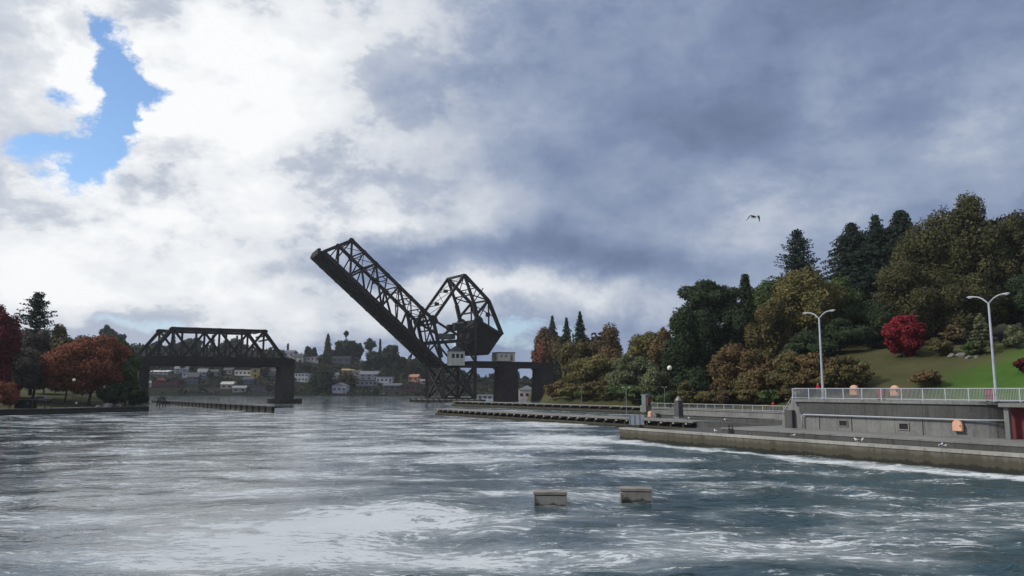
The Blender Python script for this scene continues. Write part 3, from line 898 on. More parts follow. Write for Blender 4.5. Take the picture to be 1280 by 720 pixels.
def bascule():
    base = B(575, 490); base.z = 0
    root = thing('bascule_bridge', base, 'dark steel bascule railway bridge with its long truss leaf raised open', 'bridge')
    # ---- raised leaf
    tA, tR = B(440, 300.5), B(541.5, 399.5)
    bT, bH = B(404.5, 314.5), B(553, 455)
    NT = 8
    nodesT = [tA.lerp(tR, i / (NT - 1)) for i in range(NT)]
    kk = [.085 + .13 * i for i in range(NT)]
    nodesB = [bT.lerp(bH, k) for k in kk]
    for off in (Vector((0, 0, 0)), W):
        m = MB()
        m.beam(tA + off, tR + off, 1.5, 1.5); m.beam(bT + off, bH + off, 1.4, 1.6); m.beam(bT + off, tA + off, 1.4)
        for q in nodesT + nodesB:
            ld_ = (bH - bT).normalized(); up_ = (tA - bT); up_ = (up_ - ld_ * up_.dot(ld_)).normalized()
            m.prism([q + off + ld_ * a + up_ * b - W.normalized() * .62 for a, b in ((-1.4, .4), (-.6, .9), (.6, .9), (1.4, .4), (1.4, -.4), (.6, -.9), (-.6, -.9), (-1.4, -.4))], W.normalized() * 1.24)
        side = m.build('leaf_truss', steel, root)
        for i in range(NT - 1):
            m = MB(); m.beam(nodesT[i] + off, nodesB[i] + off, .62); m.build('post', steel, side)
        for i in range(0, NT - 1, 2):
            m = MB(); m.beam(nodesT[i] + off, nodesB[i + 1] + off, .95); m.build('diagonal', steel, side)
            if i: 
                m = MB(); m.beam(nodesT[i] + off, nodesB[i - 1] + off, .95); m.build('diagonal', steel, side)
        m = MB(); mid = bT.lerp(tA, .5); m.beam(mid + off, nodesB[0].lerp(nodesT[0], .1) + off, .5); m.beam(nodesB[0].lerp(nodesT[0], .5) + off, mid + off, .5); m.build('end_brace', steel, side)
    m = MB()
    for i in range(NT): m.beam(nodesT[i] + W * .03, nodesT[i] + W * .97, .55)
    m.build('top_strut', steel, root)
    m = MB()
    for i in range(NT - 1):
        m.beam(nodesT[i], nodesT[i + 1] + W, .3); m.beam(nodesT[i + 1], nodesT[i] + W, .3)
    m.build('top_lacing', steel, root)
    for i in range(0, NT - 1):
        m = MB(); a = nodesT[i].lerp(nodesB[i], .16); m.beam(a, a + W, .4)
        m.beam(nodesT[i].lerp(nodesB[i], .17), nodesT[i].lerp(nodesB[i], .02) + W * .3, .35)
        m.beam(nodesT[i].lerp(nodesB[i], .17) + W, nodesT[i].lerp(nodesB[i], .02) + W * .7, .35); m.build('sway_frame', steel, root)
    m = MB()
    for f in (.0, .45, .62, .95): a = bT.lerp(tA, f); m.beam(a, a + W, .8)
    m.beam(bT.lerp(tA, .62), bT.lerp(tA, .95) + W * .5, .5); m.beam(bT.lerp(tA, .62) + W, bT.lerp(tA, .95) + W * .5, .5)
    m.build('end_portal', steel, root)
    # floor: deck girders and ties fill most of the width
    n = (tA - bT); ld = (bH - bT).normalized(); nn = (n - ld * n.dot(ld)).normalized()
    m = MB()
    def slab(f0, f1, h0, h1, e0=0.0, e1=1.0):
        a, c_ = bT.lerp(bH, e0), bT.lerp(bH, e1)
        m.hull8([a + W * f0 - nn * h0, c_ + W * f0 - nn * h0, c_ + W * f1 - nn * h0, a + W * f1 - nn * h0,
                 a + W * f0 + nn * h1, c_ + W * f0 + nn * h1, c_ + W * f1 + nn * h1, a + W * f1 + nn * h1])
    slab(.05, .70, .2, .15, -.01, 1.0); m.build('leaf_deck', timber, root)
    m = MB()
    for f in (.1, .3, .5, .67): slab(f, f + .03, 1.5, -.21, 0, 1.0)
    m.build('stringer', steel, root)
    m = MB()
    for i in range(10):
        a = bT.lerp(bH, .005 + .108 * i)
        m.beam(a - nn * .6, a + W * .97 - nn * .6, .6, 1.1, up=nn)
    m.build('floor_beam', steel, root)
    m = MB()
    for i in range(8):
        a, c_ = bT.lerp(bH, .01 + .12 * i), bT.lerp(bH, .13 + .12 * i)
        m.beam(a - nn * .5, c_ + W * .7 - nn * .5, .3); m.beam(c_ - nn * .5, a + W * .7 - nn * .5, .3)
    m.build('bottom_lacing', steel, root)
    for f in (.16, .30, .48, .62):
        m = MB(); m.beam(bT + W * f + nn * .3, bH + W * f + nn * .3, .14, .2); m.build('track_rail', steel, root)
    m = MB(); m.box(bT + W * .5 - nn * .2 - ld * .6, 1.4, W.length * .95, 2.6, math.atan2(AX.y, AX.x)); m.build('nose_beam', steel, root)
    # ---- heel frame
    R = tR; P = B(598, 401); HL = B(553, 455)
    for off in (Vector((0, 0, 0)), W):
        m = MB()
        m.beam(R + off, B(552, 447) + off, 1.7); m.beam(R + off, B(571, 418) + off, 1.0); m.beam(B(571, 418) + off, B(594, 452) + off, .9)
        m.beam(B(545, 428) + off, B(598, 424) + off, 1.5); m.beam(B(527, 428) + off, B(547, 426) + off, .5)
        m.beam(B(530, 446) + off, B(546, 428) + off, .7); m.beam(B(547, 430) + off, B(560, 446) + off, .8)
        m.beam(R + off, B(532, 432) + off, .6); m.beam(B(538, 424) + off, B(533, 447) + off, .7)
        m.beam(P + off, B(571, 418) + off, 1.1)
        m.build('heel_frame', steel, root)
        m = MB(); c0 = R + off; m.prism([c0 + AX * a + Vector((0, 0, b)) + W * -.02 for a, b in ((-2.2, .4), (-.4, 2.4), (1.7, 1.5), (2.6, -.8), (1.2, -2.8), (-1.2, -2.2))], W * .05); m.build('gusset', steel, root)
        m = MB(); c0 = P + off; m.prism([c0 + AX * (2.4 * math.cos(a)) + Vector((0, 0, 2.4 * math.sin(a))) - W * .03 for a in [math.pi * k / 6 for k in range(12)]], W * .06); m.build('trunnion', steel, root)
    m = MB()
    for q, w_ in ((R, 1.0), (B(545, 412), .7), (B(547, 428), .9), (B(597, 424), .9), (B(571, 418), .7)): m.beam(q, q + W, w_)
    m.beam(R - Vector((0, 0, 2.2)), R + W - Vector((0, 0, 2.2)), .7)
    for k in range(4): m.beam(R + W * (k / 4) - Vector((0, 0, 2.2)), R + W * ((k + 1) / 4), .5); m.beam(R + W * (k / 4), R + W * ((k + 1) / 4) - Vector((0, 0, 2.2)), .5)
    m.build('heel_bracing', steel, root)
    m = MB()
    for k in range(2):
        q = B(578, 408) + W * (.25 + .4 * k); m.box(q, 4.5, 3.5, 3.2, .4); 
    m.tube([B(585, 404) + W * .15, B(585, 404) + W * .85], 1.3, 10)
    m.build('drive_machinery', steel, root)
    m = MB(); q = B(567, 419.5) + W * .5; m.box(q, 8.5, 7.0, 2.6, math.atan2(AX.y, AX.x)); m.build('machinery_platform', conc_slab, root)
    # ---- counterweight frame
    T2, K, M_ = B(580.6, 343.5), B(610.5, 375.5), B(627.5, 418.5)
    for off in (Vector((0, 0, 0)), W):
        m = MB()
        m.beam(T2 + off, R + off, 1.35); m.beam(T2 + off, K + off, 1.5); m.beam(K + off, M_ + off, 1.7)
        side = m.build('counterweight_truss', steel, root)
        for a, b, w_ in ((T2, B(592, 378), 1.3), (B(592, 378), B(597, 400), 1.8), (K, B(595, 394), 1.2), (K, B(611, 408), .8), (B(597, 400), M_, 1.3), (B(588, 368), K, .6), (B(592, 378), B(604, 360), .45), (P, B(600, 402), 1.6)):
            m = MB(); m.beam(a + off, b + off, w_); m.build('member', steel, side)
    m = MB()
    for q, w_ in ((T2, 1.1), (K, .9), (T2.lerp(K, .5), .5), (B(590, 368), .6), (B(595, 390), .8), (T2.lerp(R, .33), .4), (T2.lerp(R, .66), .4)): m.beam(q, q + W, w_)
    m.beam(T2, T2.lerp(K, .5) + W, .4); m.beam(T2 + W, T2.lerp(K, .5), .4); m.beam(K, T2.lerp(K, .5) + W, .4); m.beam(K + W, T2.lerp(K, .5), .4)
    m.beam(K, B(619, 397) + W, .4); m.beam(K + W, B(619, 397), .4)
    m.beam(T2, T2.lerp(R, .33) + W, .22); m.beam(T2 + W, T2.lerp(R, .33), .22); m.beam(T2.lerp(R, .33), T2.lerp(R, .66) + W, .22); m.beam(T2.lerp(R, .33) + W, T2.lerp(R, .66), .22); m.beam(T2.lerp(R, .66), R + W, .22)
    m.build('frame_bracing', steel, root)
    for f in (.33, .62):
        q = T2.lerp(R, f) + W * .52; m = MB(); m.box(q, 2.0, 1.6, 1.6, .4); m.build('sheave_box', steel, root)
    q = B(612, 393); m = MB(); m.box(q + W * .1, 2.0, 1.4, 2.2, .4); m.build('sheave_box', steel, root)
    m = MB(); m.prism([B(598, 399) + W * .04, B(628, 419.5) + W * .04, B(611.5, 443.5) + W * .04, B(596.5, 443.5) + W * .04, B(590, 428) + W * .04], W * .92)
    m.build('counterweight', steel_red, root)
    # ---- tower under the heel
    zt, zb = B(575, 457).z, 1.0
    legs = [(556, 0), (593, 0)]
    for off in (Vector((0, 0, 0)), W):
        a0, a1 = B(554, 470) + off, B(594, 470) + off
        def L(p, z): return Vector((p.x, p.y, z))
        m = MB(); m.beam(L(a0, zb), L(a0, zt), 1.5); m.beam(L(a1, zb), L(a1, B(594, 401).z), 1.6); m.beam(L(a0, zt), L(a1, zt), 1.6); m.beam(L(a0, zb + .5), L(a1, zb + .5), 1.2)
        tw = m.build('tower_frame', steel, root)
        for a, b in ((L(a0, zb), L(a1, zt)), (L(a1, zb), L(a0, zt))):
            m = MB(); m.beam(a, b, .9); m.build('brace', steel, tw)
        m = MB(); m.beam(L(a0, (zt + zb) / 2), L(a1, (zt + zb) / 2), .6); m.build('strut', steel, tw)
    for px in (554, 594):
        a = B(px, 470)
        m = MB(); m.beam(Vector((a.x, a.y, zb)), Vector((a.x, a.y, zt)) + W, .9); m.beam(Vector((a.x, a.y, zt)), Vector((a.x, a.y, zb)) + W, .9); m.beam(Vector((a.x, a.y, zt)), Vector((a.x, a.y, zt)) + W, 1.2); m.beam(Vector((a.x, a.y, zb + .5)), Vector((a.x, a.y, zb + .5)) + W, 1.0)
        m.build('cross_bracing', steel, root)
    # footing
    a0, a1 = B(552, 470), B(596, 470); a0.z = a1.z = 0; e = AX * 3
    m = MB(); m.hull8([a0 - e - W * .2 + Vector((0, 0, -3)), a1 + e - W * .2 + Vector((0, 0, -3)), a1 + e + W * 1.2 + Vector((0, 0, -3)), a0 - e + W * 1.2 + Vector((0, 0, -3)),
                       a0 - e - W * .2 + Vector((0, 0, 1.0)), a1 + e - W * .2 + Vector((0, 0, 1.0)), a1 + e + W * 1.2 + Vector((0, 0, 1.0)), a0 - e + W * 1.2 + Vector((0, 0, 1.0))]); m.build('footing', conc_pier, root)
    m = MB()
    for k in range(12):
        q = a0.lerp(a1, k / 11) - W * .26; m.tube([q + Vector((0, 0, -2)), q + Vector((0, 0, 1.6))], .3, 6)
    m.build('fender_pile', timber, root)
    # ---- operator's cabin hung on the near side
    c0, c1 = B(557, 457), B(575, 440); c_ = (c0 + c1) / 2 - W * .18; w = (Vector((c1.x, c1.y, 0)) - Vector((c0.x, c0.y, 0))).length; hh = c1.z - c0.z
    rz = math.atan2(AX.y, AX.x)
    m = MB(); m.box(c_, w, 4.6, hh, rz); cb = m.build('cabin', cream, root)
    R3 = Matrix.Rotation(rz, 3, 'Z')
    m = MB()
    tp = c_ + Vector((0, 0, hh / 2 + .01)); ap = tp + Vector((0, 0, 3.0))
    cs = [tp + R3 @ Vector((i * w * .54, j * 2.6, 0)) for i, j in ((-1, -1), (1, -1), (1, 1), (-1, 1))]
    m.poly(list(reversed(cs)))
    for i in range(4): m.poly([cs[i], cs[(i + 1) % 4], ap])
    m.build('roof', plain('slate_roof', (.05, .055, .065), .8, .2), cb)
    for k in (-.3, 0, .3):
        m = MB(); m.box(c_ + R3 @ Vector((k * w, -2.31, hh * .18)), w * .2, .04, hh * .30, rz); m.build('window', glassm, cb)
        m = MB(); m.box(c_ + R3 @ Vector((k * w * 1.0 - .05, -2.31, -hh * .28)), .12, .05, hh * .36, rz); m.build('batten', plain('grey_trim', (.35, .34, .30), .6, .1), cb)
    # ---- approach girders to the right bank
    a, b = B(588, 455.5), B(700, 455.5); b.z = a.z = (a.z + b.z) / 2
    top = B(640, 452.3).z; bot = B(640, 459.3).z
    m = MB()
    for f in (0, .33, .66, 1.0):
        x0, x1 = a + W * f, b + W * f
        m.hull8([Vector((x0.x, x0.y, bot)), Vector((x1.x, x1.y, bot)), Vector((x1.x + .2, x1.y + .6, bot)), Vector((x0.x + .2, x0.y + .6, bot)), Vector((x0.x, x0.y, top - .3)), Vector((x1.x, x1.y, top - .3)), Vector((x1.x + .2, x1.y + .6, top - .3)), Vector((x0.x + .2, x0.y + .6, top - .3))])
    m.build('approach_girder', steel, root)
    m = MB(); x0, x1 = a - W * .03, b - W * .03; x0.z = x1.z = top - .297
    m.prism([x0, x1, x1 + W * 1.08, x0 + W * 1.08], (0, 0, .4)); m.build('approach_deck', timber, root)
    # concrete machinery house on the approach deck
    c0, c1 = B(624, 446), B(645, 446); w = (c1 - c0).length; hc_ = B(634, 440.3).z - top - .12
    mid = (c0 + c1) / 2 + W * .22; h = thing('machinery_house', Vector((mid.x, mid.y, top + .11)), 'tan flat-roofed machinery house standing on the approach deck of the open bridge', 'machinery house')
    C = Vector((mid.x, mid.y, top + .11 + hc_ / 2))
    m = MB(); m.box(C, w, 7.5, hc_ - .5, rz); m.build('wall', tan_paint, h)
    m = MB(); m.box(C + Vector((0, 0, hc_ / 2 - .12)), w + .7, 8.2, .35, rz); m.build('roof', plain('dark_roof_edge', (.10, .09, .085), .8, .2), h)
    m = MB(); m.box(C + R3 @ Vector((w * .3, -3.77, -.5)), 1.3, .06, hc_ * .62, rz); m.build('door', plain('brown_door', (.18, .15, .12), .7, .1), h)
    for k in (-.3, -.02):
        m = MB(); m.box(C + R3 @ Vector((k * w, -3.77, .4)), 1.3, .06, 1.2, rz); m.build('window', plain('dusty_pane', (.24, .22, .20), .4, .1), h)
    m = MB()
    q = B(615, 452); q.z = top + .1
    for k in (0, 2.0): m.tube([q + AX * k, q + AX * k + Vector((0, 0, 3.3))], .12, 6)
    for k in (1.2, 2.3, 3.2): m.beam(q + Vector((0, 0, k)), q + AX * 2.0 + Vector((0, 0, k)), .12)
    m.build('deck_ladder', steel, root)
bascule()
zab = B(640, 459.3).z
mas = plain('brown_masonry', (.042, .032, .030), .9, .35, .35)
pier('bridge_pier', 629, 646, zab, 'brown masonry pier under the machinery house on the bridge approach', 1.1, mas)
pier('bridge_pier', 677, 691, zab, 'brown masonry pier at the tree end of the bridge approach', 1.12, mas)
def fender_platform():
    a, b = on_z(513, 502.5, 0), on_z(600, 503.0, 0)
    r = thing('fender_platform', a, 'low dark timber fender platform in front of the open bridge tower', 'fender')
    d = (b - a).normalized(); s = Vector((-d.y, d.x, 0))
    m = MB(); m.prism([a + Vector((0, 0, 1.0)), b + Vector((0, 0, 1.0)), b + s * 3 + Vector((0, 0, 1.0)), a + s * 3 + Vector((0, 0, 1.0))], (0, 0, .4)); m.build('deck', timber_top, r)
    m = MB(); m.prism([a + s * .3 + Vector((0, 0, -2)), b + s * .3 + Vector((0, 0, -2)), b + s * .8 + Vector((0, 0, -2)), a + s * .8 + Vector((0, 0, -2))], (0, 0, 2.9)); m.build('planking', timber, r)
    for k in range(13):
        q = a.lerp(b, k / 12) - s * .2; m = MB(); m.tube([q + Vector((0, 0, -2)), q + Vector((0, 0, 1.9))], .3, 6); m.build('pile', timber, r)
fender_platform()

# ================================================================== TREES
RNG = np.random.default_rng(7)
def leaf_mesh(name, P, N, size, mat, parent, origin):
    """one quad per leaf clump; P centres, N normals"""
    n = len(P)
    N = N / (np.linalg.norm(N, axis=1, keepdims=True) + 1e-9)
    r = RNG.normal(size=(n, 3)); T = np.cross(N, r); T /= np.linalg.norm(T, axis=1, keepdims=True) + 1e-9
    Bq = np.cross(N, T)
    sz = np.asarray(size).reshape(-1, 1) * .5
    j = RNG.uniform(.6, 1.25, (n, 4, 1))
    asp = RNG.uniform(.55, 1.0, (n, 1))
    c = np.stack([-T * sz - Bq * sz * asp, T * sz - Bq * sz * asp, T * sz + Bq * sz * asp, -T * sz + Bq * sz * asp], 1) * j
    fold = N[:, None, :] * (sz * .35)[:, None, :] * np.array([1, -1, 1, -1]).reshape(1, 4, 1)
    verts = (P[:, None, :] + c + fold - np.array(origin).reshape(1, 1, 3)).reshape(-1, 3)
    me = bpy.data.meshes.new(name)
    me.vertices.add(n * 4); me.vertices.foreach_set('co', verts.astype(np.float32).ravel())
    me.loops.add(n * 4); me.loops.foreach_set('vertex_index', np.arange(n * 4, dtype=np.int32))
    me.polygons.add(n); me.polygons.foreach_set('loop_start', np.arange(0, n * 4, 4, dtype=np.int32))
    me.polygons.foreach_set('loop_total', np.full(n, 4, dtype=np.int32))
    me.materials.append(mat); me.update(); me.validate()
    o = bpy.data.objects.new(name, me); COL.objects.link(o)
    o.parent = parent; ORIG[o.name] = Vector(origin)
    return o
def unit(n):
    v = RNG.normal(size=(n, 3)); return v / np.linalg.norm(v, axis=1, keepdims=True)
def broad(base, h, w, mat, label, cat='tree', name='tree', cb=.18, leaf=.5, cover=3.0, lobes=22, group=None, lobe_r=(.26, .42), spread=.78, shape=1.0, trunk=True, airy=.0, depth=None):
    base = Vector(base); r = thing(name, base, label, cat, group)
    zc = h * (cb + (1 - cb) / 2); rz = h * (1 - cb) / 2; rx = w / 2; ry = (depth or w) / 2
    d = unit(lobes); d[:, 2] = d[:, 2] * .95 + .08
    rad = RNG.uniform(.45, 1.0, lobes) ** .5 * spread
    C = d * rad[:, None]
    # egg profile: wider low when shape<1, wider top when >1
    prof = 1 + (shape - 1) * C[:, 2:3]
    C[:, :2] *= prof
    LR = RNG.uniform(lobe_r[0], lobe_r[1], lobes)
    area = 4 * math.pi * np.sum((LR ** 2)) * rx * rz
    n = int(min(24000, max(500, cover * area * .5 / (leaf * leaf * .75))))
    idx = RNG.choice(lobes, n, p=LR ** 2 / np.sum(LR ** 2))
    dd = unit(n); rr = RNG.uniform(.25 if airy else .45, 1.0, n) ** .6 * RNG.choice([1.0, 1.12, .92], n)
    q = C[idx] + dd * (LR[idx] * rr)[:, None] * np.array([1, 1, .82])
    q[:, 2] = np.maximum(q[:, 2], -1.02)
    P = q * np.array([rx, ry, rz]) + np.array([base.x, base.y, base.z + zc])
    Nn = dd + unit(n) * .75; Nn[:, 2] += .25
    size = leaf * RNG.uniform(.6, 1.35, n)
    nc = int(n * (.05 if airy else .16))            # deeper foliage that closes the heart of the crown
    if nc:
        qi = unit(nc) * (RNG.uniform(0, .62, nc) ** .6)[:, None] * np.array([rx, ry, rz]) * .85 + np.array([base.x, base.y, base.z + zc])
        P = np.vstack([P, qi]); Nn = np.vstack([Nn, unit(nc)]); size = np.concatenate([size, leaf * RNG.uniform(1.4, 2.4, nc)])
    leaf_mesh('crown', P, Nn, size, mat, r, base)
    if trunk:
        m = MB(); tr = max(.10, h * .016); top = base + Vector((RNG.normal() * w * .03, RNG.normal() * w * .03, zc))
        k1 = base.lerp(top, .4) + Vector((RNG.normal() * .2, RNG.normal() * .2, 0))
        m.tube([base - Vector((0, 0, .6)), base + Vector((0, 0, .3)), k1, top, top + Vector((0, 0, rz * .5))], [tr * 1.5, tr * 1.15, tr, tr * .65, tr * .2], 7)
        for i in RNG.choice(lobes, min(7, lobes), replace=False):
            e = Vector((C[i, 0] * rx, C[i, 1] * ry, C[i, 2] * rz + zc)) + base
            s_ = base.lerp(top, RNG.uniform(.45, .95)); md = s_.lerp(e, .5) + Vector((0, 0, abs(e.z - s_.z) * .08 + .2))
            m.tube([s_, md, e], [tr * .5, tr * .32, tr * .12], 5)
        m.build('trunk', bark, r, True)
    return r
def conifer(base, h, w, mat, label, cat='conifer', name='conifer', cb=.08, leaf=.5, group=None, droop=.25, pow_=.85, dens=1.0, ragged=.25, whorl=.9):
    base = Vector(base); r = thing(name, base, label, cat, group)
    Ps, Ns, Ss = [], [], []
    m = MB(); tr = max(.1, h * .014)
    m.tube([base - Vector((0, 0, .6)), base + Vector((0, 0, h * .5)), base + Vector((0, 0, h * .98))], [tr * 1.3, tr * .75, tr * .1], 7)
    z = cb * h
    while z < h * .985:
        k = (z - cb * h) / (h - cb * h)
        rad = w / 2 * ((1 - k) ** pow_) * (.9 + .1 * math.sin(k * 40)) + .12
        nb = int(RNG.integers(7, 11))
        a0 = RNG.uniform(0, 6.28)
        for b in range(nb):
            a = a0 + 6.283 * b / nb + RNG.normal() * .18; L = rad * RNG.uniform(1 - ragged, 1 + ragged * .5)
            nl = max(4, int(L / leaf * 4.2 * dens))
            f = RNG.uniform(.08, 1.0, nl) ** .75
            wd = (1 - f) * L * .24 + leaf * .3
            x = f * L; sd = RNG.normal(size=nl) * wd * .6
            zz = z - droop * L * f * f + RNG.normal(size=nl) * leaf * .35 + (h * .012)
            ca, sa = math.cos(a), math.sin(a)
            Ps.append(np.stack([base.x + ca * x - sa * sd, base.y + sa * x + ca * sd, base.z + zz], 1))
            nv = np.stack([ca * .5 + RNG.normal(size=nl) * .5, sa * .5 + RNG.normal(size=nl) * .5, .7 + RNG.normal(size=nl) * .4], 1); Ns.append(nv)
            Ss.append(leaf * RNG.uniform(.7, 1.4, nl) * (1.1 - .4 * f))
            if b % 2 == 0 and L > 1.2:
                m.tube([base + Vector((0, 0, z)), base + Vector((ca * L * .8, sa * L * .8, z - droop * L * .6))], [tr * .25, tr * .08], 4)
        z += whorl * (.75 + .5 * RNG.random()) * max(.45, (1 - k * .6))
    leaf_mesh('crown', np.vstack(Ps), np.vstack(Ns), np.concatenate(Ss), mat, r, base)
    m.build('trunk', bark, r, True)
    return r

LM = lambda n, *c: leaf_mat(n, c)
M_dark = LM('dark_evergreen_leaves', (0.018, 0.033, 0.015), (0.030, 0.048, 0.021), (0.051, 0.069, 0.030))
M_conif = LM('conifer_needles', (0.013, 0.027, 0.018), (0.022, 0.039, 0.025), (0.039, 0.058, 0.034))
M_olive = LM('olive_autumn_leaves', (0.037, 0.044, 0.017), (0.070, 0.068, 0.026), (0.109, 0.095, 0.041))
M_gold = LM('gold_green_leaves', (0.068, 0.068, 0.022), (0.124, 0.108, 0.035), (0.193, 0.152, 0.055))
M_brown = LM('brown_autumn_leaves', (0.058, 0.044, 0.023), (0.098, 0.069, 0.036), (0.137, 0.098, 0.052))
M_rust = LM('rust_autumn_leaves', (.075, .028, .012), (.14, .050, .020), (.20, .080, .034))
M_brush = LM('rust_brush_leaves', (0.069, 0.051, 0.022), (0.120, 0.075, 0.034), (0.158, 0.120, 0.051))
M_green = LM('mid_green_leaves', (0.031, 0.055, 0.016), (0.055, 0.086, 0.026), (0.088, 0.117, 0.039))
M_willow = LM('grey_green_leaves', (0.067, 0.083, 0.041), (0.113, 0.129, 0.063), (0.172, 0.179, 0.093))
M_oliveb = LM('olive_bush_leaves', (0.058, 0.053, 0.020), (0.102, 0.084, 0.032), (0.146, 0.113, 0.049))
M_red = LM('scarlet_maple_leaves', (.085, .008, .012), (.17, .012, .019), (.27, .024, .030))
M_maroon = LM('maroon_leaves', (.050, .006, .010), (.10, .010, .016), (.15, .018, .024))
M_yellow = LM('yellow_leaves', (.13, .085, .012), (.22, .14, .02), (.30, .20, .035))
M_grey = LM('bare_grey_twigs', (0.052, 0.044, 0.036), (0.078, 0.065, 0.052), (0.111, 0.091, 0.072))
M_orange = LM('orange_maple_leaves', (0.109, 0.034, 0.017), (0.196, 0.060, 0.029), (0.253, 0.092, 0.041))
M_pale = LM('silver_blue_leaves', (.085, .10, .080), (.12, .135, .11), (.16, .175, .15))

def spot(px, d, zf=zR):
    a, _ = ray(px, HOR); return Vector((a * d, d, zf(a * d, d)))
def T(kind, px, d, top, wpx, mat, label, *ex, wide=1.55, **kw):
    ex = list(ex); zf = ex.pop(0) if ex and callable(ex[0]) else zR
    if ex: kw['cat'], kw['name'] = ex[0], ex[1]
    if px > 955 and zf is zR and d >= 160 and kw.get('cat') is None: d += 15
    b = spot(px, d, zf); w = wpx * d / F; h = at(px, top, d).z - b.z
    leaf = kw.pop('leaf', max(.30, d * .0022))
    if kind == 'c': w *= wide; kw.setdefault('pow_', .62)
    return (conifer if kind == 'c' else broad)(b, h, w, mat, label, leaf=leaf, **kw)

# right bank, far end to near end
T('b', 694, 445, 404, 52, M_brush, 'tall rust-brown tree at the bridge end of the wooded bank', cb=.05, shape=.9)
T('b', 678, 440, 422, 26, M_rust, 'narrow rust-red tree touching the end of the bridge approach', cb=.05)
T('c', 691, 460, 396, 18, M_conif, 'small conifer tip poking above the rust-brown tree nearest the bridge', ragged=.5, pow_=.9, wide=2.2, cb=.3, whorl=1.3)
T('c', 709, 330, 398, 20, M_conif, 'slim conifer between the rust-brown tree and the taller dark conifer', ragged=.55, pow_=.9, wide=2.2, cb=.2, whorl=1.4)
T('c', 726, 295, 389, 25, M_conif, 'dark narrow conifer standing tallest in the far clump by the bridge', ragged=.55, pow_=.85, wide=2.0, whorl=1.4)
T('b', 748, 296, 400, 58, M_brown, 'tall brown half-bare tree behind the dark narrow conifer', cb=.1, airy=1, cover=2.3)
T('b', 722, 290, 424, 48, M_oliveb, 'olive-brown tree below the dark narrow conifer', cb=.0)
T('b', 768, 280, 432, 50, M_brush, 'brown rounded tree beside the pale olive willow', cb=.0)
T('b', 752, 258, 440, 78, M_gold, 'broad pale olive willow in the middle of the wooded bank', cb=.0, shape=.8)
T('b', 790, 245, 441, 66, M_willow, 'pale olive-green willow left of the grey-green bush', cb=.0, shape=.8)
T('b', 720, 262, 462, 48, M_oliveb, 'low olive bush mass above the farther guide wall', 'bush', 'bush', cb=.0, trunk=False)
T('b', 704, 256, 480, 22, M_yellow, 'small yellow shrub by the brown pier near the guide wall', 'shrub', 'shrub', cb=.0, trunk=False, lobes=8)
T('b', 815, 262, 414, 66, M_gold, 'yellow-green autumn tree between the willows and the dark evergreen mass', cb=.1)
T('b', 795, 265, 430, 26, M_yellow, 'small bright yellow tree above the willows', cb=.1, lobes=10)
T('b', 830, 245, 412, 36, M_brush, 'rusty orange tree against the edge of the dark evergreen mass', cb=.05)
T('b', 826, 200, 456, 62, M_willow, 'rounded grey-green bush near the stone pillar', 'bush', 'bush', cb=.0, trunk=False, shape=.85)
T('b', 866, 195, 376, 78, M_dark, 'dense dark evergreen mass with a low skirt of foliage', cb=.02, cover=3.4, lobes=28)
T('b', 922, 198, 374, 62, M_dark, 'dark evergreen filling the gap under the umbrella-shaped tree', cb=.02, cover=3.4)
T('b', 893, 205, 343, 76, M_dark, 'tall dark umbrella-shaped evergreen with sky showing through its limbs', cb=.56, lobes=22, spread=.85, lobe_r=(.24, .36))
T('c', 937, 200, 342, 30, M_dark, 'dark columnar evergreen beside the umbrella-shaped tree', pow_=.5, droop=.05)
T('b', 967, 212, 346, 62, M_green, 'green domed tree behind the olive-gold tree', cb=.05, lobes=18)
T('c', 1006, 215, 286, 66, M_conif, 'feathery cedar with upswept airy branches above the olive-gold tree', droop=-.12, dens=.8, ragged=.45, whorl=1.5, cb=.2)
T('b', 1012, 178, 334, 96, M_gold, 'olive-gold broad tree in front of the feathery cedar', cb=.03, lobes=26)
T('b', 965, 176, 380, 60, M_oliveb, 'olive-brown tree at the bushy corner below the green dome', cb=.0)
T('b', 1052, 182, 350, 70, M_green, 'mid green tree next to the olive-gold tree', cb=.0, lobes=24)
T('b', 1048, 170, 395, 90, M_dark, 'dark understorey tree behind the twin-arm lamp by the brown bushes', cb=.0)
T('c', 1076, 205, 278, 84, M_conif, 'broad dark conifer, the left one of the tall pair', ragged=.35, droop=.15, wide=2.1, pow_=.75)
T('c', 1108, 200, 268, 58, M_conif, 'slender dark conifer with a tiered tip, the taller of the pair', ragged=.45, droop=.1, wide=2.4, pow_=.8)
T('c', 1140, 198, 263, 66, M_conif, 'rounded dense conifer beside the big olive trees', pow_=.55, ragged=.25, wide=1.8)
T('b', 1182, 178, 258, 104, M_olive, 'big olive-green maple left of the tallest crown', cb=.15, lobes=30)
T('b', 1236, 172, 241, 96, M_olive, 'tallest olive-green maple on the hill', cb=.15, lobes=30, lobe_r=(.2, .34))
T('b', 1290, 168, 248, 90, M_olive, 'olive-green maple cut by the edge of the view', cb=.2, lobes=24, lobe_r=(.18, .3), airy=1, cover=2.4)
T('b', 1152, 172, 318, 98, M_olive, 'lower brown-olive tree behind the scarlet maple', cb=.02, lobes=28)
T('b', 1215, 168, 335, 100, M_olive, 'brown-olive tree below the tallest crown', cb=.03, lobes=28)
T('b', 1100, 176, 375, 74, M_dark, 'dark evergreen tree in deep shade left of the scarlet maple', cb=.0)
T('b', 1270, 172, 350, 90, M_dark, 'dark evergreen tree behind the larger lamp', cb=.0)
T('b', 1195, 176, 385, 90, M_dark, 'dark evergreen undergrowth tree right of the scarlet maple', cb=.0)
T('b', 1320, 160, 330, 90, M_dark, 'dark evergreen tree at the outer end of the hill', cb=.0)
T('b', 1010, 180, 420, 70, M_dark, 'dark low evergreen behind the row of brown bushes', 'bush', 'bush', cb=.0)
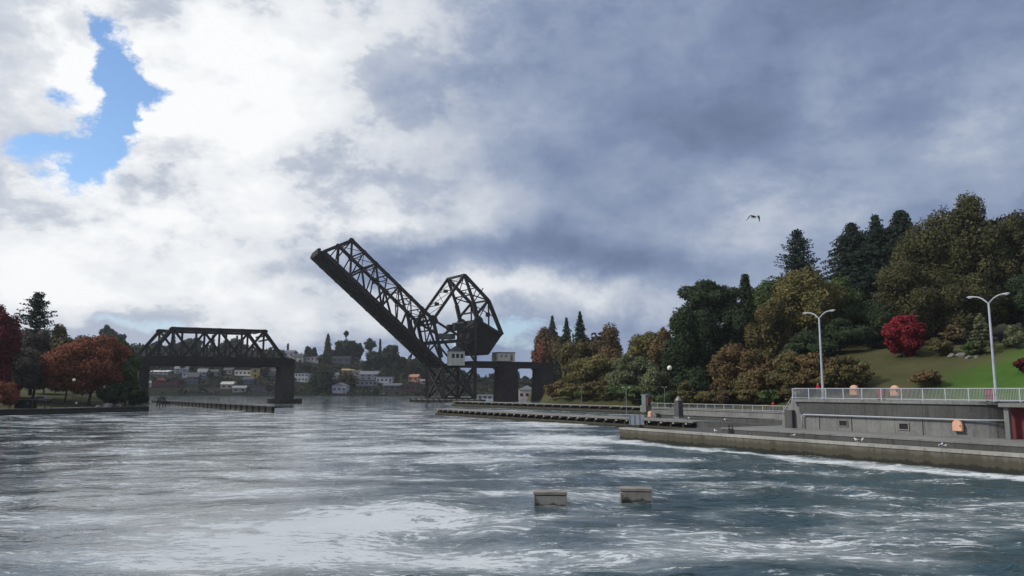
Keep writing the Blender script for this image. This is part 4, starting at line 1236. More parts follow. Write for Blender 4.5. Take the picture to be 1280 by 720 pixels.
# lawn shrubs and the scarlet maple
def G_(px, py):                         # where the ray through a pixel meets the right-hand terrain
    d = 110.0
    while d < 230:
        p = at(px, py, d)
        if p.z <= zR(p.x, p.y): return d
        d += .5
    return 165.0
T('b', 1133, G_(1133, 447), 394, 57, M_red, 'bright scarlet Japanese maple on the lawn', 'maple tree', 'maple_tree', cb=.03, lobes=34, leaf=.42, cover=4.2, shape=.74, lobe_r=(.26, .36), spread=.80)
T('b', 1182, G_(1182, 444), 421, 32, M_oliveb, 'rounded olive shrub just right of the scarlet maple', 'shrub', 'shrub', cb=.0, trunk=False)
T('b', 1200, 165, 404, 36, M_brown, 'small bronze shrub above the rocks', 'shrub', 'shrub', cb=.15, lobes=12)
T('c', 1232, G_(1232, 442), 391, 30, M_willow, 'grey-green conical shrub beside the larger lamp', 'shrub', 'shrub', pow_=.8, droop=.1, ragged=.15)
T('b', 1272, G_(1272, 436), 405, 26, M_willow, 'grey-green rounded shrub at the top edge of the lawn', 'shrub', 'shrub', cb=.0, trunk=False)
T('b', 1268, G_(1268, 432), 420, 20, M_maroon, 'low maroon shrub under the grey-green rounded one', 'shrub', 'shrub', cb=.0, trunk=False, lobes=10)
T('b', 1281, G_(1281, 468), 446, 22, M_maroon, 'dark red shrub at the side of the lawn', 'shrub', 'shrub', cb=.0, trunk=False, lobes=10)
T('b', 1160, G_(1160, 485), 462, 46, M_brush, 'brown autumn shrub on the lower lawn behind the railing', 'shrub', 'shrub', cb=.0, trunk=False, lobes=16, airy=1)
T('b', 1218, G_(1218, 444), 425, 24, M_green, 'small green shrub among the rocks', 'shrub', 'shrub', cb=.0, trunk=False, lobes=10)
# row of brown bushes behind the terrace
for px, d, top, wpx, mt, lb in (
        (880, 172, 452, 46, M_dark, 'dark brown-green bush at the pillar end of the bush row'),
        (915, 166, 430, 60, M_brush, 'rusty brown bush with the brightest orange tint in the row'),
        (952, 160, 433, 58, M_brush, 'rusty bush second from the rusty orange end of the row'),
        (988, 156, 440, 62, M_oliveb, 'olive-brown bush left of the first tall lamp'),
        (1024, 152, 437, 66, M_brush, 'brown bush directly behind the first tall lamp'),
        (1060, 150, 444, 60, M_oliveb, 'olive-brown bush at the lawn end of the row'),
        (938, 150, 462, 56, M_oliveb, 'low olive bush in front of the rusty pair'),
        (1000, 144, 462, 60, M_oliveb, 'low olive bush beside the blockhouse stair'),
        (1042, 142, 466, 60, M_oliveb, 'low olive bush behind the roof deck railing'),
        (905, 158, 470, 50, M_brown, 'low brown bush behind the white terrace railing'),
        (870, 168, 474, 46, M_oliveb, 'low olive-green bush behind the stone pillar')):
    d = max(d, dpt(px, 67.5) + .45 * wpx * d / F)
    T('b', px, d, top, wpx, mt, lb, cat='bush', name='bush', group='bushes behind the terrace', cb=.0, trunk=False, airy=1, cover=2.8, leaf=.42)
for k, (px, w_, tp, mt, lb) in enumerate(((694, 30, 478, M_brush, 'low brown bush below the yellow shrub'), (714, 40, 483, M_gold, 'low golden bush left of the lamp on the farther guide wall'),
        (731, 36, 482, M_green, 'low green bush right beside the lamp on the farther guide wall'), (763, 36, 482, M_oliveb, 'low olive bush under the pale olive willow'), (795, 40, 481, M_brush, 'low brown bush left of the green-grey equipment box'),
        (748, 46, 476, M_oliveb, 'low olive bush right of the lamp on the farther guide wall'), (776, 40, 480, M_green, 'low green bush behind the thin lamp by the signboard'), (812, 44, 478, M_willow, 'low grey-green bush behind the green-grey equipment box'))):
    T('b', px, dpt(px, 79.6), tp, w_, mt, lb, cat='bush', name='bush', group='low bushes on the wooded bank', cb=.0, trunk=False, airy=1, cover=2.8)
for k, (px, tp, mt, lb) in enumerate(((838, 486, M_green, 'knee-high green bush behind the terrace railing by the pillar'), (862, 487, M_oliveb, 'knee-high olive bush right of the pillar behind the terrace railing'), (888, 486, M_oliveb, 'knee-high olive bush at the middle of the terrace railing'),
        (914, 487, M_brown, 'knee-high brown bush under the rustiest bush'), (940, 486, M_oliveb, 'knee-high olive bush left of the red-jacketed walker'), (964, 485, M_green, 'knee-high green bush behind the red-jacketed walker'), (990, 484, M_oliveb, 'knee-high olive bush behind the stair handrail'))):
    T('b', px, dpt(px, 66.8), tp, 38, mt, lb, cat='bush', name='bush', group='knee-high bushes behind the terrace railing', cb=.0, trunk=False, airy=1, cover=3.0, leaf=.36)
for px, w_, lb in ((850, 40, 'low green bush between the globe lamp and the pillar'), (800, 50, 'low green bush above the end of the farther guide wall'), (765, 50, 'low dark green bush below the pale olive willow'), (735, 40, 'low yellow-green bush beside the twin-arm lamp on the guide wall')):
    T('b', px, 215 if px > 780 else 256, 478, w_, M_green if px != 735 else M_gold, lb, cat='bush', name='bush', group='low bushes on the wooded bank', cb=.0, trunk=False)

# rocks on the lawn
def rock(px, py, wpx, label, zf=zR, d=None):
    d = d or G_(px, py); p = spot(px, d, zf); w = wpx * d / F
    bm = bmesh.new(); bmesh.ops.create_icosphere(bm, subdivisions=3, radius=1.0)
    sd = Vector((px, py, 1))
    for v in bm.verts:
        k = 1 + .35 * MN.noise(v.co * 1.2 + sd) + .12 * MN.noise(v.co * 4 + sd)
        v.co = Vector((v.co.x * w * .5 * k, v.co.y * w * .4 * k, v.co.z * w * .34 * k))
    me = bpy.data.meshes.new('rock'); bm.to_mesh(me); bm.free(); me.materials.append(rockm)
    o = bpy.data.objects.new('rock', me); o.location = p + Vector((0, 0, w * .08)); COL.objects.link(o)
    tag(o, label, 'rock', 'garden rocks on the lawn edge')
for px, py, w_, lb in ((1193, 446, 10, 'pale garden rock nearest the scarlet maple'), (1205, 445, 12, 'largest pale garden rock below the bronze shrub'), (1214, 447, 8, 'small pale garden rock in front of the green shrub'), (1224, 447, 7, 'small grey garden rock by the conical shrub')):
    rock(px, py, w_, lb)

# ---- left bank trees
T('b', -8, 196, 378, 62, M_maroon, 'dark maroon tree at the edge of the wooded far bank', zL, cb=.08)
T('c', 38, 236, 366, 44, M_conif, 'ragged dark conifer rising above the maroon tree', zL, ragged=.75, droop=-.12, whorl=1.15, dens=.8, cb=.3, pow_=.5)
T('b', 42, 226, 402, 52, M_grey, 'grey-brown bare tree below the ragged conifer', zL, cb=.05)
T('b', 20, 215, 430, 54, M_grey, 'grey-brown bare tree beside the maroon tree', zL, cb=.1)
T('b', 112, 226, 419, 102, M_orange, 'large rust-orange maple on the far bank by the lamp', zL, cb=.10, lobes=30)
T('b', 82, 222, 440, 56, M_orange, 'smaller rust-orange maple beside the grey-brown bare tree', zL, cb=.12)
T('b', 92, 275, 414, 60, M_olive, 'olive tree peeking above the large rust-orange maple', zL, cb=.1)
T('b', 68, 290, 404, 26, M_oliveb, 'small olive tree between the ragged conifer and the orange maples', zL, cb=.1)
T('b', 148, 248, 424, 46, M_green, 'green tree leaning toward the fixed bridge end', zL, cb=.05)
T('b', 158, 232, 452, 32, M_green, 'dark green tree next to the bridge bank pier', zL, cb=.0)
T('b', 142, 222, 478, 36, M_dark, 'dark low bush under the orange maple near the pier', zL, cat='bush', name='bush', cb=.0, trunk=False)
T('b', 8, 192, 474, 36, M_orange, 'low orange shrub under the maroon tree', zL, cat='shrub', name='shrub', cb=.0, trunk=False)
T('b', 55, 250, 440, 70, M_grey, 'grey-brown thicket tree behind the lawn of the far bank', zL, cb=.0)
T('b', -60, 215, 400, 80, M_dark, 'dark tree just outside the maroon one on the far bank', zL, cb=.05)
T('b', 173, 226, 484, 26, M_dark, 'dark bush at the foot of the bridge bank pier', zL, cat='bush', name='bush', cb=.0, trunk=False)

# ================================================================== LEFT BANK OBJECTS
def left_wall():
    r = thing('seawall', LA, 'dark stained seawall along the foot of the tree-lined far bank', 'seawall')
    m = MB(); m.hull8([LQ(0, 0, -4), LQ(LLEN, 0, -4), LQ(LLEN, 1, -4), LQ(0, 1, -4), LQ(0, 0, 1.2), LQ(LLEN, 0, 1.2), LQ(LLEN, 1, 1.2), LQ(0, 1, 1.2)])
    m.build('wall', concrete('black_stained_wall', (.035, .035, .034), .9, .5), r)
    m = MB(); m.hull8([LQ(0, -.1, 1.203), LQ(LLEN, -.1, 1.203), LQ(LLEN, 1.2, 1.203), LQ(0, 1.2, 1.203), LQ(0, -.1, 1.4), LQ(LLEN, -.1, 1.4), LQ(LLEN, 1.2, 1.4), LQ(0, 1.2, 1.4)])
    m.build('coping', conc_dark, r)
left_wall()
def lst(px, t):
    a, _ = ray(px, HOR)          # depth where the column crosses line t of the left bank
    d = (t + LV.x * LA.x + LV.y * LA.y) / (LV.x * a + LV.y); return Vector((a * d, d, 0))
pm = plain('pale_path_gravel', (.26, .25, .23), .9, .2, .6)
m = MB()
for t0, t1_, px0, px1 in ((2.0, 4.5, -120, 132),):
    a, b = lst(px0, t0), lst(px1, t0); n = 30
    for i in range(n):
        q = []
        for f, t in ((i / n, t0), ((i + 1) / n, t0), ((i + 1) / n, t1_), (i / n, t1_)):
            p = a.lerp(b, f) + LV * (t - t0); q.append(Vector((p.x, p.y, zL(p.x, p.y) + .07)))
        m.poly(q)
o = m.build('path', pm); o['kind'] = 'structure'
def shelter():
    p = lst(31, 5); p.z = zL(p.x, p.y); d = p.y; w = 27 * d / F
    r = thing('shelter', p, 'dark open shelter with a flat roof under the maroon tree', 'shelter')
    m = MB(); m.box(p + Vector((0, 0, 2.75)), w, 3.4, .4, .2); m.build('roof', plain('dark_shingle', (.022, .022, .024), .9, .3), r)
    Rm = Matrix.Rotation(.2, 3, 'Z')
    for i in (-.46, .46):
        for j in (-1.4, 1.4):
            m = MB(); q = p + Rm @ Vector((i * w, j, 0)); m.beam(q - Vector((0, 0, .4)), q + Vector((0, 0, 2.55)), .2); m.build('post', timber, r)
    m = MB(); m.box(p + Rm @ Vector((0, 1.5, 1.15)), w * .9, .12, 2.2, .2); m.build('back_wall', plain('dark_boards', (.02, .02, .021), .9, .3), r)
    m = MB(); m.box(p + Rm @ Vector((0, .9, .45)), w * .7, .45, .1, .2); m.build('bench_seat', timber, r)
shelter()
def left_lamp():
    p = lst(92, 6); p.z = zL(p.x, p.y); zt = at(92, 475, p.y).z
    globe_lamp(p, zt, 'round globe lamp post on the far bank in front of the rust-orange maple', .42)
left_lamp()
def bollards():
    base = None
    for i, px in enumerate((58, 66, 84, 118, 129)):
        p = lst(px, 1.6); p.z = 1.4
        if base is None:
            r = thing('path_post', p, 'short dark fence post along the path on the far bank', 'post', 'short posts along the far bank path')
            m = MB(); m.tube([p, p + Vector((0, 0, 1.0))], [.12, .11], 8); m.build('shaft', timber, r)
            m = MB(); m.ell(p + Vector((0, 0, 1.03)), .14, .14, .08); m.build('cap', conc_slab, r); base = r
        else: clone(base, p)
bollards()
for px, w_, lb in ((136, 12, 'largest pale boulder on the far bank shoreline'), (149, 9, 'flat pale boulder between the largest one and the pier'), (124, 7, 'small pale boulder near the couple on the far bank')):
    p = lst(px, 3.2); rock(px, 500, w_, lb, zL, p.y)
def parked_car():
    p = lst(55, 22); p.z = zL(p.x, p.y); d = p.y
    r = thing('parked_car', p, 'small grey parked car on the slope of the far bank', 'car')
    cm = plain('grey_car_paint', (.16, .17, .19), .3, .08, .5, .3, .5)
    P = lambda x, y, z: p + Vector((x, y, z))
    def prof(pts, y0, y1): 
        m = MB(); m.prism([P(x, y0, z) for x, z in pts], (0, y1 - y0, 0)); return m
    prof([(-2.2, .35), (2.2, .35), (2.25, .75), (1.4, .95), (-1.9, .98), (-2.25, .8)], -.88, .88).build('body', cm, r, bevel=.06)
    prof([(-1.7, .96), (1.0, .96), (.45, 1.45), (-1.25, 1.48)], -.76, .76).build('cabin', cm, r, bevel=.06)
    prof([(-1.5, 1.0), (.85, 1.0), (.4, 1.38), (-1.2, 1.4)], -.785, -.762).build('side_window', glassm, r)
    for x in (-1.4, 1.4):
        for y in (-.8, .8):
            m = MB(); m.tube([P(x, y - .1, .34), P(x, y + .1, .34)], .34, 14); w = m.build('wheel', black, r)
            m = MB(); m.tube([P(x, y - .12, .34), P(x, y + .12, .34)], .19, 12); m.build('rim', lamp_grey, w)
    for y in (-.6, .6):
        m = MB(); m.ell(P(2.2, y, .72), .08, .16, .1); m.build('headlight', plain('lamp_lens', (.7, .72, .72), .3, .05), r)
parked_car()

# ================================================================== PEOPLE
def skin_mesh(name, verts, edges, rad, mat, parent, sub=1):
    me = bpy.data.meshes.new(name); me.from_pydata(verts, edges, [])
    o = bpy.data.objects.new(name, me); COL.objects.link(o)
    md = o.modifiers.new('skin', 'SKIN')
    for i, q in enumerate(rad): me.skin_vertices[0].data[i].radius = (q, q)
    me.skin_vertices[0].data[0].use_root = True
    sb = o.modifiers.new('sub', 'SUBSURF'); sb.levels = sub; sb.render_levels = sub
    bpy.context.view_layer.update()
    dg = bpy.context.evaluated_depsgraph_get(); nm = bpy.data.meshes.new_from_object(o.evaluated_get(dg))
    o.modifiers.clear(); o.data = nm; nm.materials.clear(); nm.materials.append(mat)
    nm.polygons.foreach_set('use_smooth', [True] * len(nm.polygons))
    o.parent = parent
    return o
def person(loc, label, top, legs, rz=0.0, stride=.18, group=None, hs=1.0):
    r = thing('person', loc, label, 'person', group)
    st_ = stride
    V_ = [(0, 0, .95), (0, 0, 1.15), (0, 0, 1.40), (0, 0, 1.50), (0, .01, 1.58), (0, .02, 1.70),
          (-.19, 0, 1.42), (-.25, -.04, 1.14), (-.24, .10, .90), (-.24, .14, .80), (.19, 0, 1.42), (.25, .04, 1.14), (.24, .12, .91), (.24, .15, .81),
          (-.10, 0, .88), (-.11, st_ * .7, .50), (-.11, st_, .08), (-.11, st_ + .16, .04), (.10, 0, .88), (.11, -st_ * .2, .50), (.11, -st_, .09), (.11, -st_ + .16, .04)]
    E = [(0, 1), (1, 2), (2, 3), (3, 4), (4, 5), (2, 6), (6, 7), (7, 8), (8, 9), (2, 10), (10, 11), (11, 12), (12, 13), (0, 14), (14, 15), (15, 16), (16, 17), (0, 18), (18, 19), (19, 20), (20, 21)]
    Rd = [.13, .12, .14, .06, .085, .085, .06, .045, .035, .03, .06, .045, .035, .03, .08, .06, .045, .035, .08, .06, .045, .035]
    skin_mesh('body', V_, E, Rd, skin, r)
    # clothing: jacket, trousers
    jv = [(0, 0, .86), (0, 0, 1.15), (0, 0, 1.40), (-.19, 0, 1.43), (-.26, -.04, 1.14), (-.25, .09, .93), (.19, 0, 1.43), (.26, .04, 1.14), (.25, .11, .94)]
    skin_mesh('jacket', jv, [(0, 1), (1, 2), (2, 3), (3, 4), (4, 5), (2, 6), (6, 7), (7, 8)], [.19, .17, .175, .085, .07, .06, .085, .07, .06], top, r)
    tv = [(0, 0, .95), (-.10, 0, .86), (-.11, st_ * .7, .50), (-.11, st_, .10), (.10, 0, .86), (.11, -st_ * .2, .50), (.11, -st_, .11)]
    skin_mesh('trousers', tv, [(0, 1), (1, 2), (2, 3), (0, 4), (4, 5), (5, 6)], [.15, .105, .08, .065, .105, .08, .065], legs, r)
    m = MB(); m.ell((0, -.01, 1.68), .105, .115, .115, 10, 7); h = m.build('hair', hairm); h.parent = r
    r.rotation_euler = (0, 0, rz); r.scale = (hs,) * 3
    return r
tpn = TT + 1.2
person(Q(sx(965.5, tpn), tpn, ZT), 'person in a bright red jacket walking along the far terrace', red_cloth, dark_cloth, lz + .6, hs=1.15)
tpn = TB + 1.5
person(Q(sx(1022.5, tpn), tpn, Z_D), 'person in a red coat standing on the roof deck beside the lamp post', red_cloth, dark_cloth, lz - .8, .03, hs=1.12)
p = lst(97, 3.2); p.z = zL(p.x, p.y) + .07; person(p, 'person in a pale top walking on the far bank path', pale_cloth, dark_cloth, 1.3)
p = lst(105, 3.4); p.z = zL(p.x, p.y) + .07; person(p, 'person in dark clothes following the pale-topped one on the far bank', dark_cloth, dark_cloth, 1.4)
p = lst(36, 3.2); p.z = zL(p.x, p.y) + .07; person(p, 'person in blue standing by the dark shelter', blue_cloth, dark_cloth, .2, .03)

# ================================================================== GULLS
def flying_gull():
    c = at(943, 271, 55.0); r = thing('flying_gull', c, 'single gull gliding with bent wings against the grey clouds', 'gull')
    # one continuous body + wings
    verts, faces = [], []
    def sec(x, y, z, chord, th):
        b = len(verts)
        for dy, dz in ((-.5, 0), (-.2, .5), (.5, .1), (-.15, -.35)):
            verts.append((x, y + dy * chord, z + dz * th))
        return b
    sp = [(-.70, .16, -.36, .05, .012), (-.56, .06, -.16, .16, .02), (-.42, 0, .06, .22, .03), (-.20, 0, .05, .26, .04), (-.07, 0, .0, .42, .10), (0, 0, -.02, .52, .15), (.07, 0, .0, .42, .10), (.20, -.01, .09, .26, .04), (.40, 0, .12, .22, .03), (.55, .06, -.06, .16, .02), (.66, .14, -.28, .05, .012)]
    ids = [sec(*q) for q in sp]
    for a, b in zip(ids, ids[1:]):
        for k in range(4): faces.append((a + k, a + (k + 1) % 4, b + (k + 1) % 4, b + k))
    faces += [(0, 1, 2, 3), tuple(ids[-1] + k for k in (3, 2, 1, 0))]
    me = bpy.data.meshes.new('body'); me.from_pydata(verts, [], faces); me.materials.append(bird_grey)
    bm = bmesh.new(); bm.from_mesh(me); bmesh.ops.recalc_face_normals(bm, faces=bm.faces); bm.to_mesh(me); bm.free()
    o = bpy.data.objects.new('body', me); COL.objects.link(o); o.parent = r
    m = MB(); m.ell((-.01, -.02, -.035), .08, .25, .075, 10, 8); m.tube([(-.01, -.18, -.02), (-.01, -.28, -.02), (-.01, -.33, -.03)], [.05, .055, .02], 8); x = m.build('breast', bird_white); x.parent = r
    m = MB(); m.tube([(-.01, -.33, -.03), (-.01, -.39, -.045)], [.018, .004], 6); x = m.build('beak', plain('yellow_beak', (.5, .33, .05), .5, .1)); x.parent = r
    m = MB(); m.poly([(-.05, .2, -.03), (.03, .2, -.03), (.06, .36, -.03), (-.08, .36, -.03)]).poly([(-.05, .2, -.045), (-.08, .36, -.035), (.06, .36, -.035), (.03, .2, -.045)]); x = m.build('tail', bird_white); x.parent = r
    r.rotation_euler = (0, 0, .5)
flying_gull()
def perched_gull(loc, label):
    p = Vector(loc); r = thing('perched_gull', p, label, 'gull', 'gulls resting on the lock walls')
    m = MB(); m.tube([p + Vector(q) for q in ((-.20, 0, .20), (-.12, 0, .20), (0, 0, .20), (.11, 0, .24), (.17, 0, .31), (.20, 0, .35), (.23, 0, .35))], [.02, .075, .095, .085, .05, .055, .02], 8); m.build('body', bird_white, r, True)
    for s in (-1, 1):
        m = MB(); m.ell(p + Vector((-.07, s * .07, .215)), .19, .03, .065, 8, 6); m.build('wing', bird_grey, r, True)
        m = MB(); m.tube([p + Vector((0, s * .035, 0)), p + Vector((0, s * .035, .14))], .012, 5); m.build('leg', orange, r)
    m = MB(); m.tube([p + Vector((.23, 0, .35)), p + Vector((.29, 0, .335))], [.016, .005], 5); m.build('beak', plain('yellow_beak', (.5, .33, .05), .5, .1), r)
    return r
g0 = perched_gull(Q(sx(1175, .6), .6, 1.5), 'white gull resting on the quay coping below the blockhouse cabinet')
for px, t, z, lb, k in ((1170.5, .7, 1.5, 'white gull beside another on the quay coping below the cabinet', .4), (1068, .6, 1.5, 'white gull on the quay coping in front of the first blockhouse hatch', 2.6), (1074, .8, 1.5, 'grey-winged gull just right of one on the coping by the first hatch', .9),
                        (893, .6, 1.5, 'white gull alone on the quay coping near the iron ladder', 2.0), (903, 21.6, 1.62, 'white gull on the lock wall top above the iron ladder', .3), (906, 23, 1.62, 'second white gull on the lock wall top above the ladder', 2.2),
                        (936, 24, 1.62, 'white gull on the lock wall top near the stair', 1.2), (861, 23, 1.62, 'white gull on the lock wall top beside the stone pillar', 2.9), (988, .7, 1.5, 'white gull on the quay coping below the stair wing wall', .2)):
    clone(g0, Q(sx(px, t), t, z), lb, None, k, 1.25)

# ================================================================== FAR SHORE: houses, trees, boats
HM = {}
HOUSE_AT = []        # column, half width and depth of every far house
def blocks_house(px, d, reach=55.0, pad=3.0):
    return any(abs(px - hx) < hw + pad and -1 < hd - d < reach for hx, hw, hd in HOUSE_AT)
def hmat(c, kind='wall'):
    key = (round(c[0], 3), round(c[1], 3), round(c[2], 3), kind)
    if key not in HM: HM[key] = plain('house_%s_%d' % (kind, len(HM)), c, .8, .12, .3)
    return HM[key]
def house(px, py, wpx, hpx, wall, roofc, label, kind='gable', nwin=3, floors=1, rot=0.0, cat='house', d=None, name='house', deep=None):
    p = far_pt(px, py) if d is None else at(px, py, d)
    HOUSE_AT.append((px, wpx / 2, p.y))
    d = p.y; w = wpx * d / F; h = hpx * d / F; dep = deep or min(12.0, max(6.0, w * .7))
    r = thing(name, p, label, cat, 'houses on the far hillside' if cat == 'house' else None)
    wh = h * (.62 if kind == 'gable' else .9)
    R3 = Matrix.Rotation(rot, 3, 'Z'); P = lambda x, y, z: p + R3 @ Vector((x, y, z))
    m = MB(); m.box(P(0, dep / 2, wh / 2 - 1.5), w, dep, wh + 3, rot); wb = m.build('wall', hmat(wall), r)
    if kind == 'gable':
        m = MB(); e = .5
        m.prism([P(-w / 2 - e, -e, wh + .01), P(-w / 2 - e, dep + e, wh + .01), P(-w / 2 - e, dep / 2, h)], R3 @ Vector((w + 2 * e, 0, 0))); m.build('roof', hmat(roofc, 'roof'), r)
    elif kind == 'front':
        m = MB(); e = .4
        m.prism([P(-w / 2 - e, -.4, wh + .01), P(w / 2 + e, -.4, wh + .01), P(0, -.4, h * 1.25)], R3 @ Vector((0, dep + .8, 0))); m.build('roof', hmat(roofc, 'roof'), r)
    else:
        m = MB(); m.box(P(0, dep / 2, wh + .2), w + .8, dep + .8, .4, rot); m.build('roof', hmat(roofc, 'roof'), r)
    for f in range(floors):
        for k in range(nwin):
            x = -w / 2 + w * (k + .5) / nwin; z = wh * (f + .55) / floors
            fw, fh = min(w / nwin * .5, 2.4), min(wh / floors * .45, 1.8)
            m = MB(); m.box(P(x, -.06, z), fw, .1, fh, rot); wd = m.build('window', glassm, r)
    if w > 7:
        m = MB(); m.box(P(w * .36, -.05, min(1.1, wh * .3)), 1.1, .08, min(2.1, wh * .55), rot); m.build('door', hmat((.08, .05, .04), 'door'), r)
    return r
white = (.36, .36, .36); greyw = (.18, .19, .20); tanw = (.24, .21, .18); droof = (.07, .07, .075); groof = (.20, .20, .21); bluew = (.045, .062, .095); dk = (.07, .07, .075); lb_ = (.38, .42, .48)
HS = [
 (197, 468, 26, 5, greyw, (.55, .57, .58), 'long low shed with a pale roof above the red boathouse', 'gable', 4, 1),
 (206, 485, 32, 10, (.075, .016, .02), (.05, .014, .02), 'dark red boathouse at the shore under the fixed truss', 'flat', 5, 1),
 (198, 484, 9, 9, (.34, .06, .045), (.22, .045, .04), 'bright orange-red shed in front of the dark red boathouse', 'front', 1, 1),
 (185, 484, 9, 8, (.45, .36, .36), groof, 'pinkish house at the foot of the bank pier', 'gable', 1, 1),
 (225, 467, 16, 9, white, groof, 'white house above the red boathouse', 'gable', 2, 2),
 (240, 480, 14, 14, bluew, droof, 'tall dark blue house under the middle of the truss', 'gable', 2, 2),
 (251, 473, 12, 12, (.20, .24, .30), groof, 'blue-grey house right of the tall dark blue one', 'gable', 2, 2),
 (232, 472, 10, 7, lb_, groof, 'pale blue house left of the tall dark blue one', 'flat', 2, 1),
 (268, 470, 14, 8, greyw, droof, 'grey dark-roofed house in the middle of the slope under the truss', 'gable', 2, 1),
 (283, 468, 12, 8, tanw, droof, 'tan house near the middle of the slope under the truss', 'gable', 2, 1),
 (305, 470, 26, 7, (.55, .52, .48), (.60, .58, .54), 'long white flat-roofed building left of the yellow house', 'flat', 5, 1),
 (318, 473, 11, 13, (.42, .29, .09), groof, 'bright yellow house with flat roof under the truss end', 'flat', 1, 2),
 (310, 480, 13, 9, (.06, .09, .14), droof, 'blue house below the bright yellow one', 'gable', 2, 1),
 (283, 486, 15, 9, (.27, .22, .21), (.42, .41, .40), 'brown boathouse with pale roof near the water under the truss', 'gable', 2, 1),
 (299, 490, 16, 8, (.30, .29, .29), (.24, .23, .23), 'grey boathouse on the shore below the long white building', 'gable', 2, 1),
 (323, 489, 20, 8, (.03, .036, .055), (.05, .05, .06), 'long navy boathouse on the shore below the blue house', 'flat', 4, 1),
 (336, 470, 14, 9, greyw, droof, 'grey house beside the channel pier', 'gable', 2, 2),
 (341, 460, 12, 7, tanw, groof, 'tan house high up beside the channel pier', 'gable', 2, 1),
 (359, 447, 14, 9, (.36, .35, .36), (.12, .13, .16), 'grey house with blue-grey roof on the crest by the truss end', 'gable', 2, 1),
 (371, 452, 13, 9, (.42, .39, .36), droof, 'cream house on the crest next to the blue-grey roof', 'gable', 2, 2),
 (387, 453, 20, 8, (.40, .38, .38), (.20, .20, .22), 'wide pale house below two dark crest trees', 'flat', 4, 1),
 (376, 477, 17, 11, (.44, .45, .48), (.34, .34, .37), 'white two-storey house half way up beside the channel pier', 'flat', 4, 2),
 (425, 455, 22, 9, (.10, .10, .12), (.50, .47, .42), 'dark house with pale eaves under the pine-topped grove', 'flat', 3, 1),
 (440, 452, 14, 6, tanw, (.45, .43, .40), 'small tan house right of the dark pale-eaved one', 'gable', 2, 1),
 (438, 467, 22, 6, (.32, .27, .22), (.34, .24, .10), 'low house with ochre roof in mid slope', 'gable', 3, 1),
 (424, 492, 18, 11, (.36, .36, .40), (.20, .20, .22), 'pale grey boathouse with a gable on the far shore', 'front', 3, 1),
 (418, 475, 9, 9, (.40, .42, .42), groof, 'narrow pale house next to the round green tree', 'gable', 1, 2),
 (446, 473, 10, 10, (.35, .32, .31), droof, 'brown-grey house beside the ochre roof', 'gable', 1, 2),
 (461, 475, 24, 11, (.22, .23, .26), (.16, .16, .18), 'blue-grey gabled house below the dark grove', 'gable', 3, 2),
 (480, 479, 20, 8, (.46, .48, .52), (.42, .44, .48), 'pale flat-roofed house below the dark grove', 'flat', 4, 1),
 (458, 482, 26, 6, (.26, .27, .31), (.28, .28, .31), 'long grey row house below the blue-grey gable', 'flat', 5, 1),
 (490, 487, 22, 8, (.09, .10, .13), (.10, .11, .13), 'dark slate-coloured house near the far shore', 'gable', 3, 1),
 (516, 477, 13, 9, (.40, .20, .13), (.38, .20, .13), 'house with an orange tiled look beside the bridge leaf', 'gable', 2, 1),
 (513, 489, 26, 8, (.085, .035, .05), (.06, .03, .04), 'maroon boathouse on the shore beside the bridge tower', 'flat', 4, 1),
 (530, 480, 10, 6, (.40, .34, .26), groof, 'small tan house half hidden by the bridge tower', 'gable', 1, 1),
]
for hs in HS:
    px, py, w_, h_, wc, rc, lb, kd, nw, fl = hs
    house(px, py, w_, h_, wc, rc, lb, kd, nw, fl, RNG.uniform(-.25, .25))
house(659, 501, 21, 15, (.72, .62, .62), (.50, .55, .62), 'white and pink gabled boathouse seen between the two brown piers', 'front', 3, 1, 0, 'house', 470, 'boathouse')
house(609, 499, 24, 5, (.45, .45, .45), (.5, .5, .52), 'low white shed by the water seen through the bridge approach', 'flat', 4, 1, 0, 'house', 520, 'boathouse')
house(640, 477, 10, 6, (.30, .22, .20), (.25, .18, .16), 'small brown house on the slope seen behind the bridge approach', 'gable', 1, 1)
# prototypes of far trees
M_fd = LM('far_dark_leaves', (.012, .022, .012), (.022, .034, .018), (.036, .050, .026))
M_fo = LM('far_brown_leaves', (.040, .032, .018), (.065, .048, .026), (.09, .07, .04))
def far_tree(kind, px, py, top, wpx, mat, label, **kw):
    p = far_pt(px, py); d = p.y; w = wpx * d / F; h = (py - top) * d / F
    return (conifer if kind == 'c' else broad)(p, h, w, mat, label, leaf=kw.pop('leaf', 1.5), group='trees on the far hillside', **kw)
far_tree('c', 408, 452, 419, 17, M_fd, 'tall narrow conifer on the far crest', whorl=2.2, pow_=.6)
far_tree('b', 431, 452, 424, 32, M_fd, 'dark grove tree below the lone lollipop pine', cb=.0)
pz = far_pt(431, 448)
far_tree('b', 431, 448, 411, 7, M_fd, 'lone lollipop pine rising above the grove', cb=.75, lobes=8, leaf=1.1, lobe_r=(.35, .5))
far_tree('b', 447, 452, 428, 14, M_fd, 'small dark tree at the side of the grove', cb=.0)
far_tree('b', 461, 456, 423, 18, M_fd, 'open-crowned tree with sky showing through on the far crest', cb=.45, airy=1, cover=1.6)
far_tree('c', 474, 456, 425, 7, M_fd, 'thin spire tree on the far crest', whorl=2.2)
far_tree('b', 470, 466, 437, 40, M_fd, 'broad dark tree in the middle of the far grove', cb=.0, lobes=18)
far_tree('b', 489, 467, 429, 30, M_fd, 'tallest dark mound tree of the far grove', cb=.0, lobes=18)
far_tree('b', 505, 468, 445, 20, M_fo, 'brownish tree at the end of the far grove', cb=.0)
far_tree('b', 524, 474, 446, 30, M_fd, 'green rounded tree behind the bridge leaf', cb=.0)
far_tree('b', 403, 490, 457, 28, M_fd, 'large round dark green tree above the far shore', cb=.0, lobes=18)
far_tree('b', 434, 486, 464, 22, M_fo, 'brown and ochre tree beside the narrow pale house', cb=.0)
